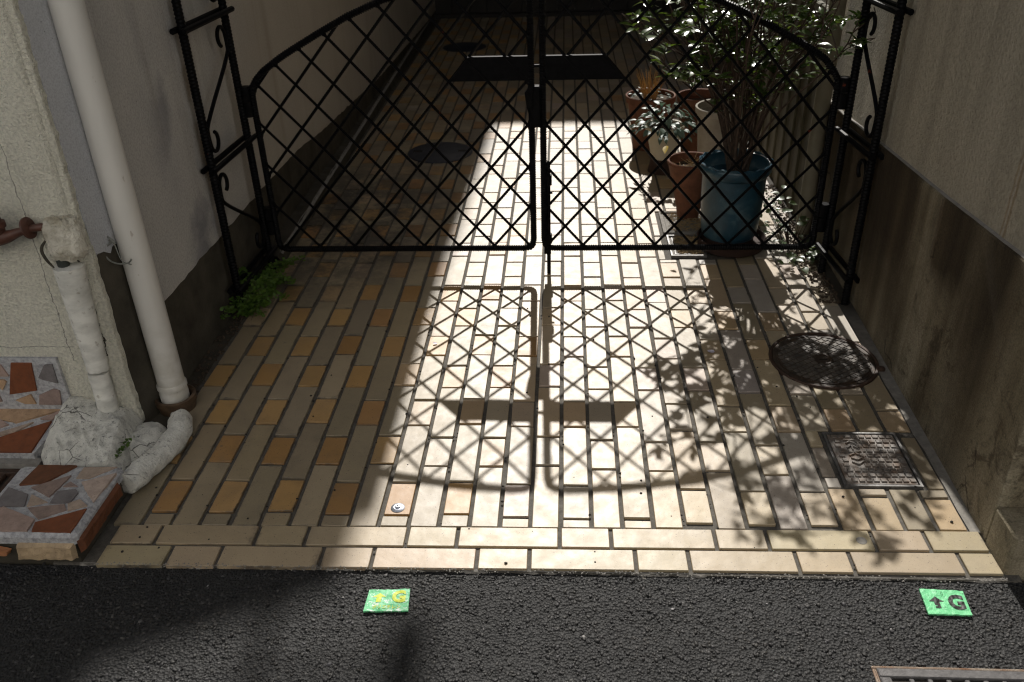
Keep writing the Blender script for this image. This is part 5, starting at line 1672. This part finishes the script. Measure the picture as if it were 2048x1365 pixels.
for (x, z) in ((1.8,3.6),(4.2,3.6),(1.8,1.0),(4.2,1.0)):
    mb = MB(); yy = 10.05
    mb.box(x-0.5,x+0.5,yy-0.03,yy+0.05,z,z+1.2); f = mb.build('window', M_FRAME, hs)
    for s in (0, 1):
        mb = MB(); mb.box(x-0.46+s*0.48,x-0.02+s*0.48,yy-0.036,yy-0.028,z+0.05,z+1.15); mb.build('pane', M_GLASS, f)
oh = thing('house', (0,-4.6,0), 'white house across the street, unseen and added to bounce sunlight', 'house')  # unseen; made white and set near to bounce sun onto street-facing walls
mb = MB(); mb.box(-9, 9, -7.0, -4.5, 0.0, 6.6); mb.build('wall', M_HOUSE2, oh)
mb = MB(); mb.box(-9.1, 9.1, -7.2, -4.35, 6.6, 6.75); mb.build('roof', M_ROOF, oh)
for x in (-5.5, -2.2, 2.2, 5.5):
    for z in (1.0, 3.4):
        mb = MB(); mb.box(x-0.7,x+0.7,-4.54,-4.47,z,z+1.2); f = mb.build('window', M_FRAME, oh)
        for s_ in (0, 1):
            mb = MB(); mb.box(x-0.65+s_*0.67,x-0.02+s_*0.67,-4.468,-4.46,z+0.06,z+1.14); mb.build('pane', M_GLASS, f)
bc = thing('shade_balcony', (-0.75,4.9,2.3), 'unseen slab and parapet added above the passage to darken it', 'shade_balcony')  # added out of view to keep sky light off the passage floor
mb = MB(); mb.box(-1.03,-0.47,3.7,6.25,2.25,2.37); mb.build('slab', M_HOUSE, bc)
mb = MB(); mb.box(-0.53,-0.47,3.7,6.25,2.372,3.3); mb.build('parapet', M_HOUSE, bc)
aw = thing('shade_awning', (0,5.6,2.0), 'unseen sloping sheet added over the far door for shade', 'shade_awning')  # added to block sky light at the passage end
mb = MB(); mb.prism([(5.15,1.80),(6.05,2.22),(6.05,2.26),(5.15,1.84)], lambda p: (-1.03,p[0],p[1]), lambda p: (1.03,p[0],p[1])); mb.build('sheet', M_ROOF, aw)
for x in (-0.9,0.9):
    mb = MB(); mb.tube([(x,5.2,1.79),(x,6.04,1.5)], 0.012, 8); mb.build('strut', M_DARKWOOD, aw)
# unseen mast and panel, invented to cast the soft shadow on the road
an = thing('shadow_aerial', (-0.72,6.95,H), 'unseen rooftop mast and panel added to cast the road shadow', 'shadow_aerial')
mb = MB(); mb.tube([(-0.72,6.95,H-0.02),(-0.72,6.95,H+0.9)], 0.016, 8); mb.build('mast', M_GALV, an)
mb = MB(); mb.tube([(-0.72,6.95,H+0.42),(-0.40,6.95,H+0.42)], 0.01, 8); mb.build('boom', M_GALV, an)
mb = MB(); mb.box(-0.47,-0.385,6.93,6.97,H+0.30,H+0.85); mb.build('shadow_panel', M_GALV, an)  # panel shaped to throw the dark smudge onto the road
